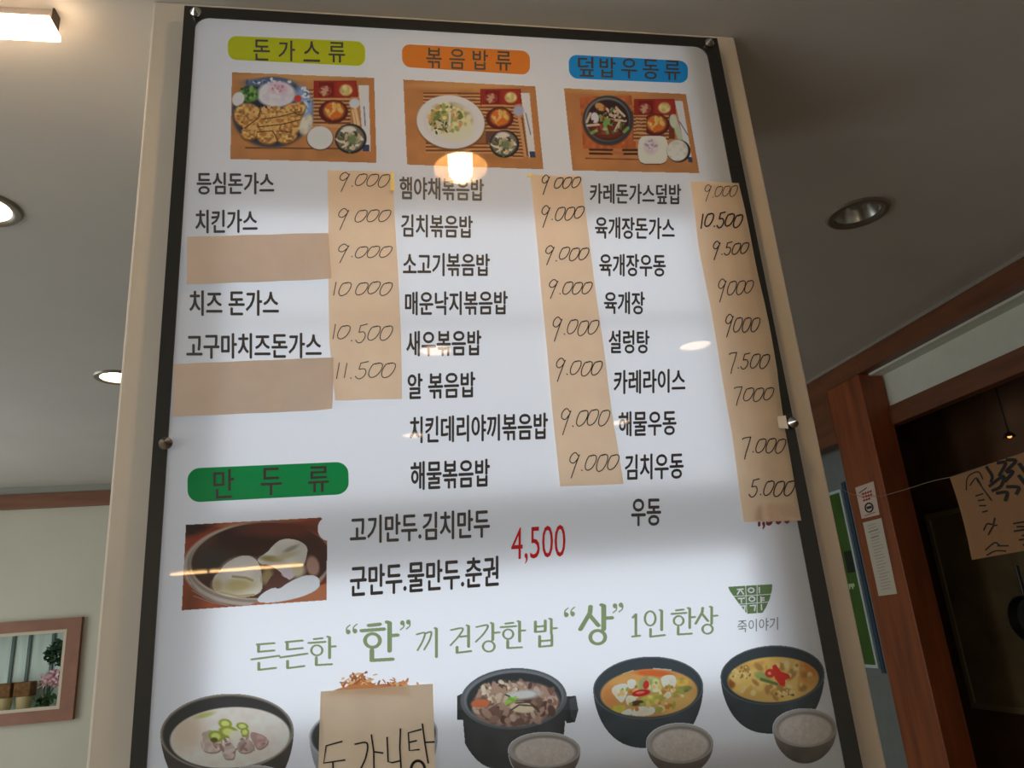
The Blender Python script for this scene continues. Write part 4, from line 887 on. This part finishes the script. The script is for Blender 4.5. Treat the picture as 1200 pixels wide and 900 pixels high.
# green poster on the grey recess wall
XW = 2.19
pa = onX(988, 573, XW); pb = onX(1033, 783, XW); y_n = pa[1]; zt, zb = pa[2], pb[2]; y_f = y_n+.32
t = thing('green_poster', (XW, (y_n+y_f)/2, zb), 'tall green poster in a white frame on the grey wall behind the column edge', 'poster')
m = MB(); e = .014; xa, xb = XW-.016, XW
m.box(xa, xb, y_n, y_n+e, zb, zt); m.box(xa, xb, y_f-e, y_f, zb, zt); m.box(xa, xb, y_n+e, y_f-e, zb, zb+e); m.box(xa, xb, y_n+e, y_f-e, zt-e, zt); obj('frame', m, mat('poster_frame', (190, 205, 205), .5), t)
m = MB(); m.box(XW-.008, XW-.001, y_n+e, y_f-e, zb+e, zt-e); obj('print', m, mat('poster_green', (58, 94, 24), .4, noise=.25, nscale=6), t)
m = MB(); m.box(XW-.0095, XW-.008, y_n+e, y_n+.09, 1.60, 1.70); obj('dark_band', m, mat('poster_dark', (16, 26, 14), .5), t)
m = MB(); g = random.Random(9)
for i in range(4): m.box(XW-.0095, XW-.008, y_n+.06+i*.012, y_n+.068+i*.012, 1.535-.01*(i % 2), 1.55); 
obj('pale_lettering', m, mat('poster_letter', (200, 220, 170), .5), t)
m = MB(); m.box(XW-.006, XW, y_n-.028, y_n-.001, zb-.02, zt+.03); tag(obj('blue_edge_strip', m, mat('navy_strip', (48, 70, 92), .5)), 'narrow navy strip between the green poster and the brown pillar', 'strip')

# string with the hanging kraft paper sign
XS = 2.03
sp = [Vector(onX(*q, XS)) for q in ((986, 573), (998, 579), (1012, 582.5), (1035, 581), (1060, 574), (1085, 566), (1100, 562), (1113, 559.5))]
ptop = Vector(onX(1194, 532.5, XS)); ptl = sp[-1]
d = (ptop-ptl)
far_ = [ptl+d*k for k in (.5, 1.0, 1.6, 2.6)]
m = MB(); m.tube(smooth and [v for v in sp]+far_, .0012, 6); tag(obj('string', m, mat('pale_string', (150, 135, 112), .8)), 'thin sagging string tied across the brown pillar to the hanging paper', 'string')
pbl = Vector(onX(1142, 656, XS)); width = d*1.22; hv = pbl-ptl
t_rows = 10; m = MB()
for i in range(t_rows+1):
    for j in range(9):
        q = ptl+width*(j/8)+hv*(i/t_rows); q.x = XS+.006*math.sin(j*.9+i*.35)-.008*(i/t_rows); m.v.append(tuple(q))
for i in range(t_rows):
    for j in range(8): a = i*9+j; m.f.append((a, a+9, a+10, a+1)); m.m.append(0)
sign = obj('hanging_paper_sign', m, sheet_mat('kraft_sign', (170, 130, 96), diff=.9, gloss=False), None, smooth=True, fixn=False); tag(sign, 'brown kraft paper sign with black handwriting hanging from a string at right', 'sign')
def SP(u, v):
    q = ptl+width*(u)+hv*v; j = u*8; i = v*t_rows; q.x = XS+.006*math.sin(j*.9+i*.35)-.008*(i/t_rows)-.0012; return q
m = MB()
def sgn(pts, wd):   # pts in the sign's own unit square
    k = smooth(pts, 4); ribbon(m, [Vector((v.x, v.y, 0)) for v in k], wd, wd, lambda x, y: SP(x, y))
for st in ([(.46, .02), (.5, .14), (.47, .2)], [(.44, .24), (.62, .18), (.56, .28), (.46, .3)], [(.6, .02), (.68, .05), (.58, .16)], [(.7, .02), (.78, .06), (.66, .14), (.72, .16), (.62, .24)], [(.5, .34), (.6, .36), (.56, .44)], [(.62, .3), (.72, .34), (.68, .4)], [(.8, .1), (.86, .34), (.96, .66)], [(.76, .22), (.84, .5), (.92, .7)]): sgn(st, .018)
for st in ([(.14, .2), (.2, .06), (.34, .04), (.38, .14)], [(.2, .16), (.3, .1), (.34, .2)], [(.24, .3), (.34, .3)], [(.26, .36), (.34, .37)], [(.26, .42), (.34, .44)], [(.28, .5), (.34, .5)], [(.3, .12), (.42, .4)], [(.24, .7), (.3, .64), (.36, .66), (.4, .6)], [(.28, .76), (.36, .68), (.4, .68)], [(.2, .92), (.32, .86), (.36, .9)], [(.2, .98), (.3, .95), (.4, .97)], [(.34, .9), (.44, .92)]): sgn(st, .008)
for st in ([(.56, .7), (.98, .72)], [(.54, .78), (.98, .8)], [(.56, .88), (.98, .9)], [(.58, .74), (.7, .76), (.76, .73)], [(.6, .84), (.72, .86), (.8, .82)], [(.58, .94), (.66, .92), (.74, .97), (.84, .93)]): sgn(st, .009)
obj('handwriting', m, mat('sign_ink', (34, 26, 20), .7), sign, fixn=False)

# things in the dark kitchen
XK = 2.60
a = onX(1087, 602, XK); b = onX(1141, 829, XK)
t = thing('framed_board', (XK, 1.9, a[2]-.85), 'dim olive brown framed board on the dark kitchen wall behind the paper sign', 'board')
yn, yf, zt, zb = 1.55, a[1], a[2]-.005, b[2]; e = .025
m = MB(); m.box(XK-.02, XK+.0, yn, yf, zb, zb+e); m.box(XK-.02, XK, yn, yf, zt-e, zt); m.box(XK-.02, XK, yn, yn+e, zb+e, zt-e); m.box(XK-.02, XK, yf-e, yf, zb+e, zt-e); obj('frame', m, mat('olive_frame', (150, 132, 98), .6), t)
m = MB(); m.box(XK-.012, XK-.002, yn+e, yf-e, zb+e, zt-e); obj('panel', m, mat('olive_panel', (128, 110, 78), .7, noise=.3, nscale=5), t)
c = onX(1208, 725, 2.45); t = thing('hanging_pan', tuple(c), 'black round pan hanging in the dark kitchen at the right edge', 'pan')
m = MB(); m.lathe([(.0005, .012), (.075, .012), (.085, -.02), (.088, -.02), (.078, .016), (.0005, .016)], c=c, n=32, axis='x'); obj('pan_body', m, mat('black_iron', (14, 13, 12), .5), t, smooth=True)
m = MB(); m.tube([(c[0], c[1], c[2]+.08), (c[0], c[1], c[2]+.2)], .007); obj('handle', m, mat('black_iron', (14, 13, 12), .5), t)
c = onX(1183, 511, 2.5); t = thing('small_kitchen_lamp', tuple(c), 'tiny glowing lamp in the dark kitchen above the paper sign', 'lamp')
m = MB(); m.lathe([(.0005, -.009), (.007, -.006), (.009, 0), (.006, .008), (.0005, .011)], c=c, n=16); obj('bulb', m, mat('kitchen_bulb', (255, 190, 120), .5, emit=((255, 170, 90), 1.6)), t, smooth=True)
m = MB(); m.lathe([(.024, -.004), (.014, .012), (.005, .016), (.004, .03), (.0005, .031)], c=c, n=16, close=False); obj('shade', m, mat('dark_shade', (40, 30, 22), .5), t, smooth=True)
m = MB(); m.tube([(c[0], c[1], c[2]+.03), (c[0], c[1], 2.45)], .003); obj('cord', m, mat('black_cord', (15, 14, 13), .6), t)
